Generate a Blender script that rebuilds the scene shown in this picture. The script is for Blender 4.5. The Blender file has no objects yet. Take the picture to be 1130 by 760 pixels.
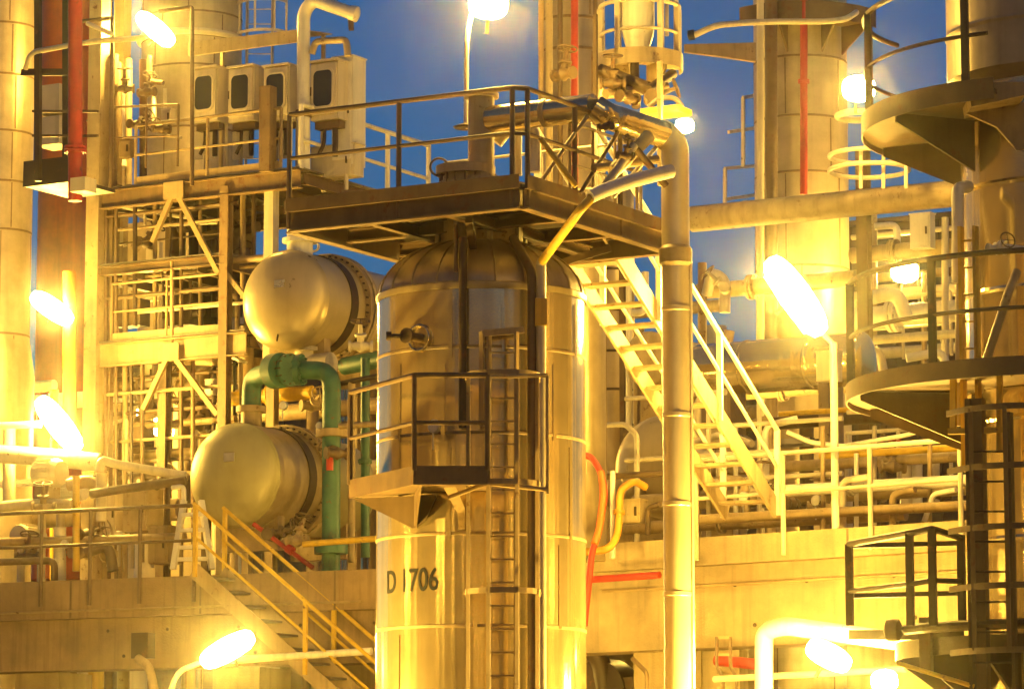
import bpy, bmesh, math, random
from mathutils import Vector, Matrix
rnd = random.Random(11)
PI = math.pi
rad = math.radians
scn = bpy.context.scene
COL = scn.collection

# ------------------------------------------------------------------ camera model
F, CX, CY, HZ = 4000.0, 565.0, 380.0, 950.0
PITCH = math.atan((HZ - CY) / F)
CAM = Vector((0, 0, 1.6))
FWD = Vector((0, math.cos(PITCH), math.sin(PITCH)))
UPV = Vector((0, -math.sin(PITCH), math.cos(PITCH)))
def ray(px, py):
    return FWD + Vector(((px - CX) / F, 0, 0)) + UPV * ((CY - py) / F)
def P(px, py, Y):
    d = ray(px, py); return CAM + d * (Y / d.y)
def PZ(px, py, z):
    d = ray(px, py); return CAM + d * ((z - CAM.z) / d.z)
def Z(py, Y): return P(565, py, Y).z
def S(Y): return Y / F * 1.01          # metres per measured unit at distance Y
GA = rad(30)
U = Vector((math.cos(GA), -math.sin(GA), 0))
V = Vector((math.sin(GA), math.cos(GA), 0))
UP = Vector((0, 0, 1))
def along(p, d, px):
    dep = (p - CAM).dot(FWD); dd = d.dot(FWD); k = px - CX
    t = (k * dep - F * p.x) / (F * d.x - k * dd)
    return p + d * t
def W(a):                                # (px,py,Y) or Vector -> Vector
    return a if isinstance(a, Vector) else P(*a)

# ------------------------------------------------------------------ mesh builder
class MB:
    def __init__(s): s.bm = bmesh.new()
    def _faces(s, rings, closed=True, cap0=True, cap1=True):
        bm = s.bm
        vr = [[bm.verts.new(v) for v in r] for r in rings]
        n = len(vr[0])
        for i in range(len(vr) - 1):
            for j in range(n if closed else n - 1):
                k = (j + 1) % n
                try: bm.faces.new((vr[i][j], vr[i][k], vr[i + 1][k], vr[i + 1][j]))
                except ValueError: pass
        if cap0 and n > 2: bm.faces.new(list(reversed(vr[0])))
        if cap1 and n > 2: bm.faces.new(vr[-1])
        return s
    def obox(s, c, sx, sy, sz, ax=None, ay=None, az=None):
        ax = ax or Vector((1, 0, 0)); ay = ay or Vector((0, 1, 0)); az = az or UP
        c = Vector(c)
        def q(i, j, k): return c + ax * (i * sx / 2) + ay * (j * sy / 2) + az * (k * sz / 2)
        return s._faces([[q(-1, -1, k), q(1, -1, k), q(1, 1, k), q(-1, 1, k)] for k in (-1, 1)])
    def gbox(s, c, su, sv, sz): return s.obox(c, su, sv, sz, U, V, UP)
    def bar(s, a, b, w, h, up=None):
        a, b = W(a), W(b); d = (b - a); L = d.length; d.normalize()
        up = up or UP
        if abs(d.dot(up)) > .98: up = V
        side = d.cross(up).normalized(); u2 = side.cross(d).normalized()
        return s.obox((a + b) / 2, L, w, h, d, side, u2)
    def ibeam(s, a, b, w, h, t=.018):
        a, b = W(a), W(b)
        up = UP if abs((b - a).normalized().dot(UP)) < .98 else V
        d = (b - a).normalized(); side = d.cross(up).normalized(); u2 = side.cross(d).normalized()
        s.bar(a + u2 * (h / 2 - t / 2), b + u2 * (h / 2 - t / 2), w, t, up)
        s.bar(a - u2 * (h / 2 - t / 2), b - u2 * (h / 2 - t / 2), w, t, up)
        s.bar(a, b, t, h - 2 * t, up); return s
    def tube(s, pts, r, seg=10, bend=2.2, r1=None):
        pts = [W(p) for p in pts]
        out = [pts[0]]
        for i in range(1, len(pts) - 1):
            a, b, c = pts[i - 1], pts[i], pts[i + 1]
            f = min(bend * r, .48 * (b - a).length, .48 * (c - b).length)
            p0 = b + (a - b).normalized() * f; p1 = b + (c - b).normalized() * f
            for k in range(7):
                t = k / 6
                out.append(p0 * (1 - t) ** 2 + b * 2 * t * (1 - t) + p1 * t * t)
        out.append(pts[-1])
        pts = [out[0]] + [q for p, q in zip(out, out[1:]) if (q - p).length > 1e-5]
        n = len(pts); d = (pts[1] - pts[0]).normalized()
        ref = UP if abs(d.z) < .9 else Vector((1, 0, 0))
        nx = d.cross(ref).normalized(); rings = []
        for i, p in enumerate(pts):
            d = (pts[min(i + 1, n - 1)] - pts[max(i - 1, 0)]).normalized()
            nx = (nx - d * nx.dot(d)).normalized(); ny = d.cross(nx)
            rr = r if r1 is None else r + (r1 - r) * i / (n - 1)
            rings.append([p + (nx * math.cos(2 * PI * k / seg) + ny * math.sin(2 * PI * k / seg)) * rr for k in range(seg)])
        return s._faces(rings)
    def lathe(s, prof, o, axis=UP, seg=32, cap0=True, cap1=True, a0=0, a1=None):
        o = W(o); axis = axis.normalized()
        ref = Vector((0, 1, 0)) if abs(axis.y) < .9 else Vector((1, 0, 0))
        ex = axis.cross(ref).normalized(); ey = axis.cross(ex)
        full = a1 is None
        n = seg if full else seg + 1
        a1 = 2 * PI if full else a1
        rings = [[o + axis * t + (ex * math.cos(a0 + (a1 - a0) * k / seg) + ey * math.sin(a0 + (a1 - a0) * k / seg)) * max(r, 1e-4) for k in range(n)] for r, t in prof]
        return s._faces(rings, closed=full, cap0=cap0 and full, cap1=cap1 and full)
    def disc(s, c, axis, r, t, seg=24):
        return s.lathe([(r, -t / 2), (r, t / 2)], c, axis, seg)
    def prism(s, poly, vec):
        poly = [W(p) for p in poly]
        return s._faces([poly, [p + vec for p in poly]])
    def ring(s, c, R, r, axis=UP, a0=0, a1=2 * PI, seg=28, ts=8):
        c = W(c); axis = axis.normalized()
        ref = Vector((0, 1, 0)) if abs(axis.y) < .9 else Vector((1, 0, 0))
        ex = axis.cross(ref).normalized(); ey = axis.cross(ex)
        pts = [c + (ex * math.cos(a0 + (a1 - a0) * k / seg) + ey * math.sin(a0 + (a1 - a0) * k / seg)) * R for k in range(seg + 1)]
        return s.tube(pts, r, ts, 0.01)
    def rings_bolts(s, c, axis, R, n, r, L):
        c = W(c); axis = axis.normalized()
        ref = UP if abs(axis.z) < .9 else Vector((1, 0, 0))
        ex = axis.cross(ref).normalized(); ey = axis.cross(ex)
        for k in range(n):
            a = 2 * PI * k / n
            p = c + (ex * math.cos(a) + ey * math.sin(a)) * R
            s.tube([p - axis * L / 2, p + axis * L / 2], r, 6)
        return s
    def mesh(s, name, mat, off=None, bevel=0):
        bm = s.bm
        if bevel:
            es = [e for e in bm.edges if len(e.link_faces) == 2 and e.calc_face_angle(0) > rad(50)]
            if es and len(es) < 4000:
                try: bmesh.ops.bevel(bm, geom=es, offset=bevel, segments=2, affect='EDGES', clamp_overlap=True)
                except Exception: pass
        if off is not None: bmesh.ops.translate(bm, verts=bm.verts, vec=-off)
        bmesh.ops.recalc_face_normals(bm, faces=bm.faces)
        me = bpy.data.meshes.new(name); bm.to_mesh(me); bm.free()
        for p in me.polygons: p.use_smooth = True
        me.set_sharp_from_angle(angle=rad(34))
        me.materials.append(mat)
        return me

def props(o, label, cat, group=None, kind=None):
    if label: o['label'] = label
    if cat: o['category'] = cat
    if group: o['group'] = group
    if kind: o['kind'] = kind
    return o
def thing(name, label, cat, loc=(0, 0, 0), group=None):
    o = bpy.data.objects.new(name, None); COL.objects.link(o)
    o.location = W(loc) if not isinstance(loc, tuple) or len(loc) != 3 else Vector(loc)
    o.empty_display_size = .1
    return props(o, label, cat, group)
def rootoff(o):
    v = Vector((0, 0, 0))
    while o is not None: v = v + o.location; o = o.parent
    return v
def part(mb, name, mat, root, label=None, bevel=0):
    o = bpy.data.objects.new(name, mb.mesh(name, mat, rootoff(root), bevel)); COL.objects.link(o)
    o.parent = root
    if label: o['label'] = label
    return o
def single(mb, name, label, cat, mat, group=None, kind=None, bevel=0):
    vs = [v.co for v in mb.bm.verts]
    c = Vector((sum(v.x for v in vs) / len(vs), sum(v.y for v in vs) / len(vs), min(v.z for v in vs)))
    o = bpy.data.objects.new(name, mb.mesh(name, mat, c, bevel)); COL.objects.link(o); o.location = c
    return props(o, label, cat, group, kind)
def copy_tree(o, parent=None):
    c = o.copy(); COL.objects.link(c)
    if parent: c.parent = parent
    for ch in list(o.children): copy_tree(ch, c)
    return c

# ------------------------------------------------------------------ materials
def nd(nt, t, **k):
    n = nt.nodes.new(t)
    for a, b in k.items():
        if a.startswith('_'): n.inputs[int(a[1:])].default_value = b
        else: setattr(n, a, b)
    return n
def paint(name, base, rough=.5, metal=0., var=.3, streak=.35, rust=0., bump=.12, scale=2.5, dirt=(.05, .035, .02), wave=0., rv=1.):
    m = bpy.data.materials.new(name); m.use_nodes = True
    nt = m.node_tree; L = nt.links; b = nt.nodes['Principled BSDF']
    geo = nd(nt, 'ShaderNodeNewGeometry')
    n1 = nd(nt, 'ShaderNodeTexNoise'); n1.inputs['Scale'].default_value = scale; n1.inputs['Detail'].default_value = 7
    n1.inputs['Roughness'].default_value = .62
    L.new(geo.outputs['Position'], n1.inputs['Vector'])
    mp = nd(nt, 'ShaderNodeMapping'); mp.inputs['Scale'].default_value = (9, 9, .55)
    L.new(geo.outputs['Position'], mp.inputs['Vector'])
    n2 = nd(nt, 'ShaderNodeTexNoise'); n2.inputs['Scale'].default_value = 1.0; n2.inputs['Detail'].default_value = 5
    L.new(mp.outputs[0], n2.inputs['Vector'])
    r1 = nd(nt, 'ShaderNodeMapRange'); r1.inputs[1].default_value = .3; r1.inputs[2].default_value = .72
    r1.inputs[3].default_value = 1 - var; r1.inputs[4].default_value = 1 + var * .5
    L.new(n1.outputs['Fac'], r1.inputs[0])
    mul = nd(nt, 'ShaderNodeMix', data_type='RGBA', blend_type='MULTIPLY'); mul.inputs[0].default_value = 1
    mul.inputs[6].default_value = (*base, 1); L.new(r1.outputs[0], mul.inputs[7])
    last = mul.outputs[2]
    if streak:
        r2 = nd(nt, 'ShaderNodeMapRange'); r2.inputs[1].default_value = .5; r2.inputs[2].default_value = .78
        r2.inputs[3].default_value = 0; r2.inputs[4].default_value = streak
        L.new(n2.outputs['Fac'], r2.inputs[0])
        mx = nd(nt, 'ShaderNodeMix', data_type='RGBA'); L.new(r2.outputs[0], mx.inputs[0]); L.new(last, mx.inputs[6])
        mx.inputs[7].default_value = (*dirt, 1); last = mx.outputs[2]
    if rust:
        n3 = nd(nt, 'ShaderNodeTexNoise'); n3.inputs['Scale'].default_value = scale * 2.4; n3.inputs['Detail'].default_value = 9
        n3.inputs['Roughness'].default_value = .7
        L.new(geo.outputs['Position'], n3.inputs['Vector'])
        r3 = nd(nt, 'ShaderNodeMapRange'); r3.inputs[1].default_value = .66 - .18 * rust; r3.inputs[2].default_value = .72 - .12 * rust
        L.new(n3.outputs['Fac'], r3.inputs[0])
        mx = nd(nt, 'ShaderNodeMix', data_type='RGBA'); L.new(r3.outputs[0], mx.inputs[0]); L.new(last, mx.inputs[6])
        mx.inputs[7].default_value = (.13, .055, .022, 1); last = mx.outputs[2]
    L.new(last, b.inputs['Base Color'])
    rr = nd(nt, 'ShaderNodeMapRange'); rr.inputs[1].default_value = .25; rr.inputs[2].default_value = .75
    rr.inputs[3].default_value = max(.05, rough - .1 * rv); rr.inputs[4].default_value = min(1, rough + .14 * rv)
    L.new(n1.outputs['Fac'], rr.inputs[0]); L.new(rr.outputs[0], b.inputs['Roughness'])
    b.inputs['Metallic'].default_value = metal
    bp = nd(nt, 'ShaderNodeBump'); bp.inputs['Strength'].default_value = bump; bp.inputs['Distance'].default_value = .02
    n4 = nd(nt, 'ShaderNodeTexNoise'); n4.inputs['Scale'].default_value = 38; n4.inputs['Detail'].default_value = 4
    L.new(geo.outputs['Position'], n4.inputs['Vector']); L.new(n4.outputs['Fac'], bp.inputs['Height'])
    nrm = bp.outputs[0]
    if wave:
        mp2 = nd(nt, 'ShaderNodeMapping'); mp2.inputs['Scale'].default_value = (5, 5, .12)
        L.new(geo.outputs['Position'], mp2.inputs['Vector'])
        n5 = nd(nt, 'ShaderNodeTexNoise'); n5.inputs['Scale'].default_value = 1; n5.inputs['Detail'].default_value = 2
        L.new(mp2.outputs[0], n5.inputs['Vector'])
        b2 = nd(nt, 'ShaderNodeBump'); b2.inputs['Strength'].default_value = wave; b2.inputs['Distance'].default_value = .15
        L.new(n5.outputs['Fac'], b2.inputs['Height']); L.new(nrm, b2.inputs['Normal']); nrm = b2.outputs[0]
    L.new(nrm, b.inputs['Normal'])
    return m
def emit(name, col, s):
    m = bpy.data.materials.new(name); m.use_nodes = True
    b = m.node_tree.nodes['Principled BSDF']
    b.inputs['Base Color'].default_value = (.8, .8, .75, 1)
    b.inputs['Emission Color'].default_value = (*col, 1); b.inputs['Emission Strength'].default_value = s
    return m
LIGHT = (1.0, .605, .095)
M = dict(
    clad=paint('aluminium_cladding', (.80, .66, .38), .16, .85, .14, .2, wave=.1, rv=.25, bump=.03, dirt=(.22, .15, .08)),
    cladw=paint('weathered_cladding', (.50, .40, .23), .4, .35, .25, .3, wave=.08, rv=.4, bump=.05, dirt=(.2, .14, .08)),
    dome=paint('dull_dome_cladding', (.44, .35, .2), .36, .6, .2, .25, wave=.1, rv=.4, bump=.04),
    beige=paint('beige_steel_paint', (.44, .34, .18), .5, .05, .28, .4, rust=.35),
    tan=paint('tan_steel_paint', (.36, .26, .125), .55, 0, .3, .45, rust=.3),
    brown=paint('brown_steel_paint', (.15, .098, .045), .55, .1, .35, .35, rust=.5),
    rustbrown=paint('rusty_brown_steel', (.21, .138, .062), .6, 0, .35, .45, rust=.6),
    dark=paint('dark_steel_paint', (.06, .038, .02), .5, .15, .35, .3, rust=.4),
    galv=paint('galvanised_steel', (.48, .43, .33), .45, .4, .25, .25),
    palepipe=paint('pale_pipe_cladding', (.68, .58, .36), .32, .35, .12, .15, wave=.05, rv=.4, bump=.03, dirt=(.25, .18, .1)),
    white=paint('white_paint', (.76, .71, .58), .4, 0, .12, .28, rust=.1),
    cream=paint('cream_enamel', (.62, .54, .37), .38, 0, .12, .3),
    yellow=paint('yellow_safety_paint', (.62, .40, .03), .45, 0, .2, .3, rust=.25),
    red=paint('red_paint', (.46, .04, .022), .5, 0, .35, .35, rust=.25),
    orange=paint('orange_paint', (.78, .17, .02), .5, 0, .22, .25),
    ochre=paint('yellow_orange_paint', (.60, .30, .03), .5, 0, .3, .3, rust=.3),
    green=paint('green_pipe_paint', (.045, .14, .09), .45, 0, .4, .45, rust=.35),
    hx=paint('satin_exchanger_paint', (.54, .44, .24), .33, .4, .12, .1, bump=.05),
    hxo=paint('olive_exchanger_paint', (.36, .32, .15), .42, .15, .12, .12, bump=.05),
    concrete=paint('stained_concrete', (.40, .31, .17), .85, 0, .4, .6, scale=1.1, bump=.35, dirt=(.16, .12, .08)),
    dirtline=paint('dark_joint_line', (.17, .12, .07), .9, 0, .3, .2),
    brownconc=paint('brown_streaked_concrete', (.30, .205, .10), .85, 0, .4, .6, scale=1.3, bump=.4, dirt=(.10, .065, .035)),  # darker brown base than the right deck's concrete, plus dirt streaks
    gravel=paint('concrete_paving', (.30, .25, .17), .9, 0, .3, 0, scale=.6, bump=.4),
    black=paint('black_rubber', (.02, .019, .017), .5, 0, .2, 0),
    glass=paint('dark_window_glass', (.025, .024, .022), .12, 0, .1, 0, bump=0),
    grate=paint('steel_grating', (.2, .17, .12), .6, .3, .3, .3, rust=.4),
    letter=paint('black_lettering', (.006, .006, .005), .9, 0, .2, 0, bump=.02),
    chrome=paint('bright_steel', (.7, .68, .6), .28, .8, .15, .1),
    lamp=emit('lamp_glass', LIGHT, 680),
    lamp_far=emit('lamp_glass_far', LIGHT, 900),
    added_lamp_mast=emit('added_glass_mast', LIGHT, 170),  # for the mast added outside the left edge
    added_lamp_wall=emit('added_glass_wall', LIGHT, 250),  # for the wall arm floodlights added out of view
    added_lamp_front=emit('added_glass_front', LIGHT, 1400),  # for the low masts added below the picture
)

# ------------------------------------------------------------------ generic builders
def pipe(label, pts, rpx, mat, flanges=(), name='pipe', cat='pipe', bend=2.2, seg=12, group=None, bands=()):
    pts = [W(p) for p in pts]; r = rpx * S(pts[0].y)
    mb = MB().tube(pts, r, seg, bend)
    if not flanges and not bands: return single(mb, name, label, cat, M[mat], group)
    root = thing(name, label, cat, pts[-1] if pts[-1].z < pts[0].z else pts[0], group)
    part(mb, 'pipe_run', M[mat], root)
    for i, t in flanges:
        a, b = pts[i], pts[i + 1]; c = a.lerp(b, t); d = (b - a).normalized()
        for k in (-1, 1):
            part(MB().disc(c + d * r * .26 * k, d, r * 1.55, r * .38, 20), 'flange', M[mat], root)
        part(MB().rings_bolts(c, d, r * 1.3, 10, r * .11, r * 1.2), 'bolt_ring', M[mat], root)
    for i, t in bands:
        a, b = pts[i], pts[i + 1]; c = a.lerp(b, t); d = (b - a).normalized()
        part(MB().disc(c, d, r * 1.035, .05, 20), 'cladding_band', M[mat], root)
    return root
def railing(label, pts, mat, h=1.05, sp=1.3, r=.024, toe=.12, drop=0., mids=(.5,), square=False, pmat=None, cat='railing', name='railing', group=None, smooth=False):
    pts = [W(p) for p in pts]
    root = thing(name, label, cat, pts[0].copy(), group)
    up = UP * h
    part(MB().tube([p + up for p in pts], r, 8, 1 if not smooth else .01), 'top_rail', M[mat], root)
    for k in mids: part(MB().tube([p + up * k for p in pts], r * .8, 8, .01), 'mid_rail', M[mat], root)
    if toe:
        mb = MB()
        for a, b in zip(pts, pts[1:]): mb.bar(a + UP * toe / 2, b + UP * toe / 2, .012, toe)
        part(mb, 'toe_board', M[mat], root)
    ps = []
    for i, (a, b) in enumerate(zip(pts, pts[1:])):
        n = max(1, round((b - a).length / sp)) if not smooth else 1
        for k in range(n): ps.append(a.lerp(b, k / n))
    if smooth: ps = ps[::max(1, int(sp))]
    ps.append(pts[-1])
    for p in ps:
        mb = MB()
        if square: mb.bar(p - UP * drop, p + up, r * 2.3, r * 1.8)
        else: mb.tube([p - UP * drop, p + up], r, 8)
        part(mb, 'post', M[pmat or mat], root)
    return root
def stairs(label, top, d, length, drop, wdir, width, n, mat, hh=1.0, railmat=None, sides=(0, 1), post_n=3):
    top = W(top); d = d.normalized(); wdir = wdir.normalized()
    root = thing('staircase', label, 'stairs', top + d * length - UP * drop)
    end = top + d * length - UP * drop
    for k in (0, 1):
        o = wdir * width * k
        part(MB().bar(top + o, end + o, .035, .24), 'stringer', M[mat], root)
    for i in range(1, n + 1):
        t = (i - .5) / n
        c = top + (end - top) * t + wdir * width / 2
        mb = MB().obox(c, width - .045, .24, .035, wdir, d, UP)
        part(mb, 'tread', M['grate'] if mat != 'beige' else M['beige'], root)
    for k in sides:
        o = wdir * (width * k + (.03 if k else -.03))
        a, b = top + o, end + o
        rl = part(MB().tube([a + UP * hh, b + UP * hh], .032, 8), 'handrail', M[railmat or mat], root)
        part(MB().tube([a + UP * hh * .52, b + UP * hh * .52], .024, 8), 'mid_rail', M[railmat or mat], rl)
        for i in range(post_n + 1):
            q = a.lerp(b, (i + .02) / (post_n + .04))
            part(MB().bar(q - UP * .08, q + UP * hh, .065, .05), 'post', M[railmat or mat], rl)
    return root
def ladder(label, base, ztop, wdir, out, width=.42, mat='brown', cage=None, hoops=(), R=.38, strap_n=5, rung=.3, name='ladder', cmat=None, thick=1.):
    base = W(base); H = ztop - base.z; wdir = wdir.normalized(); out = out.normalized()
    root = thing(name, label, 'ladder', base)
    for k in (-1, 1): part(MB().bar(base + wdir * width / 2 * k, base + wdir * width / 2 * k + UP * H, .016 * thick + .012, .065 * thick), 'rail', M[mat], root)
    n = min(90, int(H / rung))
    for i in range(n):
        c = base + UP * (rung * (i + .5))
        part(MB().tube([c - wdir * width / 2, c + wdir * width / 2], .012, 6), 'rung', M[mat], root)
    if hoops:
        def hp(z, a): # half hoop
            c = Vector((base.x, base.y, z)) + out * .28
            return c + wdir * R * math.cos(a) + out * R * math.sin(a)
        for z in hoops:
            pts = [Vector((base.x, base.y, z)) + wdir * R * 1.0] + [hp(z, PI * k / 14) for k in range(15)] + [Vector((base.x, base.y, z)) - wdir * R * 1.0]
            mb = MB()
            for a, b in zip(pts, pts[1:]): mb.bar(a, b, .012, .06)
            part(mb, 'cage_hoop', M[cmat or mat], root)
        for k in range(strap_n):
            a = PI * (k + .5) / strap_n
            part(MB().bar(hp(min(hoops), a), hp(max(hoops), a), .045, .01), 'cage_strap', M[cmat or mat], root)
    return root
def column(label, cx, Y, rpx, ytop, ybot, mat, rings=(), cat='column', name='column', seams=0, top=None, flare=None, bandmat=None):
    c = P(cx, 500, Y); r = rpx * S(Y); c.z = 0 if ybot is None else Z(ybot, Y)
    H = Z(ytop, Y) - c.z
    root = thing(name, label, cat, c)
    prof = [(r, 0), (r, H)]
    if flare: prof = [(r + flare, 0), (r + flare, Z(415, Y)), (r, Z(375, Y)), (r, H)]
    if top == 'cone': prof += [(r * .4, H + r * .9)]
    part(MB().lathe(prof, c, UP, 40), 'shell', M[mat], root)
    zs = [Z(y, Y) for y in rings]
    for z in zs:
        part(MB().lathe([(r + .002, z - c.z - .02), (r + .008, z - c.z - .012), (r + .008, z - c.z + .012), (r + .002, z - c.z + .02)], c, UP, 40, False, False), 'cladding_band', M[bandmat or 'rustbrown'], root)
    if seams:
        mb = MB(); lv = [c.z] + sorted(zs) + [c.z + H]
        for z0, z1 in zip(lv, lv[1:]):
            a0 = rnd.random() * 6
            for k in range(seams):
                a = a0 + 2 * PI * k / seams
                p = Vector((c.x + math.cos(a) * r, c.y + math.sin(a) * r, 0))
                mb.obox((p.x, p.y, (z0 + z1) / 2), .012, .022, max(.02, z1 - z0 - .07), Vector((math.cos(a), math.sin(a), 0)), Vector((-math.sin(a), math.cos(a), 0)), UP)
        part(mb, 'seam_strip', M[bandmat or 'rustbrown'], root)
    return root
def beamthing(label, a, b, w, h, mat, name='steel_beam', cat='beam', kind='i'):
    mb = MB()
    (mb.ibeam(a, b, w, h) if kind == 'i' else mb.bar(a, b, w, h))
    return single(mb, name, label, cat, M[mat], bevel=0 if kind == 'i' else .006)
def postthing(label, px, y0, y1, Y, w, mat, name='steel_column', cat='column', kind='i', foot=True):
    a = P(px, y0, Y); b = Vector((a.x, a.y, Z(y1, Y))); w = w * S(Y)
    mb = MB()
    (mb.ibeam(b, a, w, w) if kind == 'i' else mb.bar(b, a, w, w))
    return single(mb, name, label, cat, M[mat])

# ---- lamp prototype: tubular floodlight, long axis X, opening towards -Y
def lamp_proto(L, r, glassmat, nm='floodlight'):
    root = thing(nm, '', 'lamp')
    n = 16; g = MB()
    prof = [(r * math.sin(PI * k / 10) ** .62, -L / 2 * math.cos(PI * k / 10)) for k in range(11)]  # spindle shaped and sized to the lamp's glare streak, bigger than bare glass
    g.lathe(prof, Vector((0, 0, 0)), Vector((1, 0, 0)), 12)
    part(g, 'lamp_glass', M[glassmat], root)
    h = MB()
    for k in range(9):   # trough behind the glass
        a0, a1 = rad(35 + 110 * k / 9), rad(35 + 110 * (k + 1) / 9)
        R = r * 1.04
        p = [Vector((sx * (L / 2 - r * .7), R * math.sin(a), R * math.cos(a))) for sx in (-1, 1) for a in (a0, a1)]
        h.prism([p[0], p[1], p[3], p[2]], Vector((0, .02, 0)))
    part(h, 'lamp_housing', M['galv'], root)
    for sx in (-1, 1):
        part(MB().disc(Vector((sx * (L / 2 - r * .7), r * .5, 0)), Vector((1, 0, 0)), r * .55, .05, 16), 'end_cap', M['galv'], root)
    part(MB().tube([Vector((0, r * 1.25, 0)), Vector((0, r * 1.25 + .25, 0)), Vector((0, r * 1.25 + .25, -.25))], .022, 8), 'bracket', M['dark'], root)
    return root
used = {}
def lamp(kind, label, a, b, Y, group='lit floodlights'):
    pa, pb = P(a[0], a[1], Y), P(b[0], b[1], Y)
    if kind not in used: used[kind] = o = lamp_proto(*LP[kind])
    else: o = copy_tree(used[kind])
    x = (pb - pa).normalized(); y = Vector((0, 1, .0)); y = (y - x * y.dot(x)).normalized(); z = x.cross(y)
    o.rotation_euler = Matrix((x, y, z)).transposed().to_euler()
    o.location = (pa + pb) / 2
    o['label'] = label; o['category'] = 'lamp'; o['group'] = group
    return o
LP = dict(long=(1.15, .2, 'lamp'), mid=(.85, .17, 'lamp'), round=(.46, .19, 'lamp'), stub=(.55, .14, 'lamp'), bulb=(.3, .13, 'lamp'), small=(.22, .09, 'lamp'), front=(.9, .2, 'added_lamp_front'), wall=(.9, .2, 'added_lamp_wall'), mast=(.9, .2, 'added_lamp_mast'))

# ---- valve prototype
def valve_proto(mat, wheelmat):
    root = thing('valve', '', 'valve')
    X = Vector((1, 0, 0)); o = Vector((0, 0, 0))
    b = MB().lathe([(.1, -.2), (.1, -.16), (.06, -.15), (.075, -.07), (.11, 0), (.075, .07), (.06, .15), (.1, .16), (.1, .2)], o, X, 16)
    b.lathe([(.06, 0), (.06, .16), (.1, .17), (.1, .21), (.04, .22), (.03, .4)], o, UP, 14)
    part(b, 'valve_body', M[mat], root)
    w = MB().ring(Vector((0, 0, .42)), .15, .014, UP, seg=20, ts=6)
    for k in range(4):
        a = PI / 2 * k; w.tube([Vector((0, 0, .42)), Vector((math.cos(a) * .15, math.sin(a) * .15, .42))], .01, 6)
    part(w, 'handwheel', M[wheelmat], root)
    return root
VP = {}
def valve(label, at, rot=0., tilt=0., sc=1., mat='brown', wheel='brown', group='handwheel valves'):
    k = (mat, wheel)
    o = copy_tree(VP[k]) if k in VP else valve_proto(mat, wheel)
    VP.setdefault(k, o)
    o.location = W(at); o.rotation_euler = (tilt, 0, rot); o.scale = (sc, sc, sc)
    o['label'] = label; o['category'] = 'valve'; o['group'] = group
    return o
#@@BODY
# ================================================================== SETTING
g = MB(); g.obox((0, 60, -.05), 900, 900, .1)
single(g, 'ground', None, None, M['gravel'], kind='structure')

def deck(label, front, z, thick, beamd, back, mat='concrete', setback=.16):
    fr = [Vector((p.x, p.y, z)) for p in front]
    root = thing('concrete_deck', label, 'concrete deck', Vector((fr[0].x, fr[0].y, z - thick)))
    poly = fr + [p + V * back for p in reversed(fr)]
    part(MB().prism([p - UP * thick for p in poly], UP * thick), 'slab', M[mat], root, bevel=.02)
    sb = [p + V * setback for p in fr]
    for a, b in zip(sb, sb[1:]):
        q = [a, b, b + V * .6, a + V * .6]
        part(MB().prism([p - UP * (thick + beamd) for p in q], UP * (beamd - .004)), 'edge_beam', M[mat], root, bevel=.02)
    for a, b in zip(fr, fr[1:]):
        d = (b - a).normalized(); L_ = (b - a).length; n = int(L_ / 2.4); nrm = -V
        for k in range(1, n):
            q = a + d * 2.4 * k + nrm * .0
            part(MB().bar(q - UP * .01 + d.cross(UP) * .004, q - UP * (thick - .01) + d.cross(UP) * .004, .03, .006, d.cross(UP)), 'form_joint', M['dirtline'], root)
            q2 = q + V * setback + d * .6 + d.cross(UP) * .003
            for dz, dx in ((.25, 0), (.25, 1.1), (.75, .3)):
                c = q2 + d * dx - UP * (thick + beamd * dz)
                part(MB().disc(c, d.cross(UP), .028, .012, 10), 'tie_hole', M['dark'], root)
    return root
ZL, ZR = 6.1, 5.76
DL = [PZ(-60, 645, ZL), PZ(640, 619, ZL)]
DR = [PZ(600, 604, ZR), PZ(1180, 566, ZR)]
deck('long brown streaked concrete deck under the left railing, behind the striped staircase', DL, ZL, .62, .82, 16, 'brownconc')
deck('pale concrete deck under the pipe rack right of the drum, lit by the big floodlight', DR, ZR, .36, 1.06, 16)
# drain spouts and bolt holes on the fascias
def ondeck(D, z, px, up=0, inset=0):
    a, b = D; d = (b - a).normalized(); p = along(Vector((a.x, a.y, z)), d, px)
    return p + UP * up + V * inset
LD = lambda px, up=0, inset=0: ondeck(DL, ZL, px, up, inset)
RD = lambda px, up=0, inset=0: ondeck(DR, ZR, px, up, inset)
dl = (DL[1] - DL[0]).normalized(); dr = (DR[1] - DR[0]).normalized()

# piers under the decks
for i, (px, D, w, lab) in enumerate([(20, LD, .9, 'square concrete pier at far left under the long deck'), (240, LD, .9, 'concrete pier under the long deck behind the low left floodlight'),
                      (716, RD, 1.0, 'wide concrete pier under the pale deck beside the tall white downpipe'), (1010, RD, 1.0, 'concrete pier under the pale deck behind the lower tower platform')]):
    p = D(px, 0, 1.0); zt = (ZL - 1.446 if D is LD else ZR - 1.424)
    mb = MB().gbox((p.x, p.y, zt / 2), w, w, zt)
    single(mb, 'concrete_pier', lab, 'pier', M['concrete'], group='piers under the decks', bevel=.03)
# wall panel under right deck, with an opening left of the pier
p0, p1 = RD(704, 0, .6), RD(792, 0, .6)
mb = MB().prism([Vector((p0.x, p0.y, 0)), Vector((p1.x, p1.y, 0)), Vector((p1.x, p1.y, 0)) + V * .25, Vector((p0.x, p0.y, 0)) + V * .25], UP * (ZR - 1.43))
single(mb, 'concrete_wall', 'yellow lit concrete wall under the pale deck between the dark opening and the pier ladder', 'wall', M['concrete'], bevel=.02)
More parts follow.
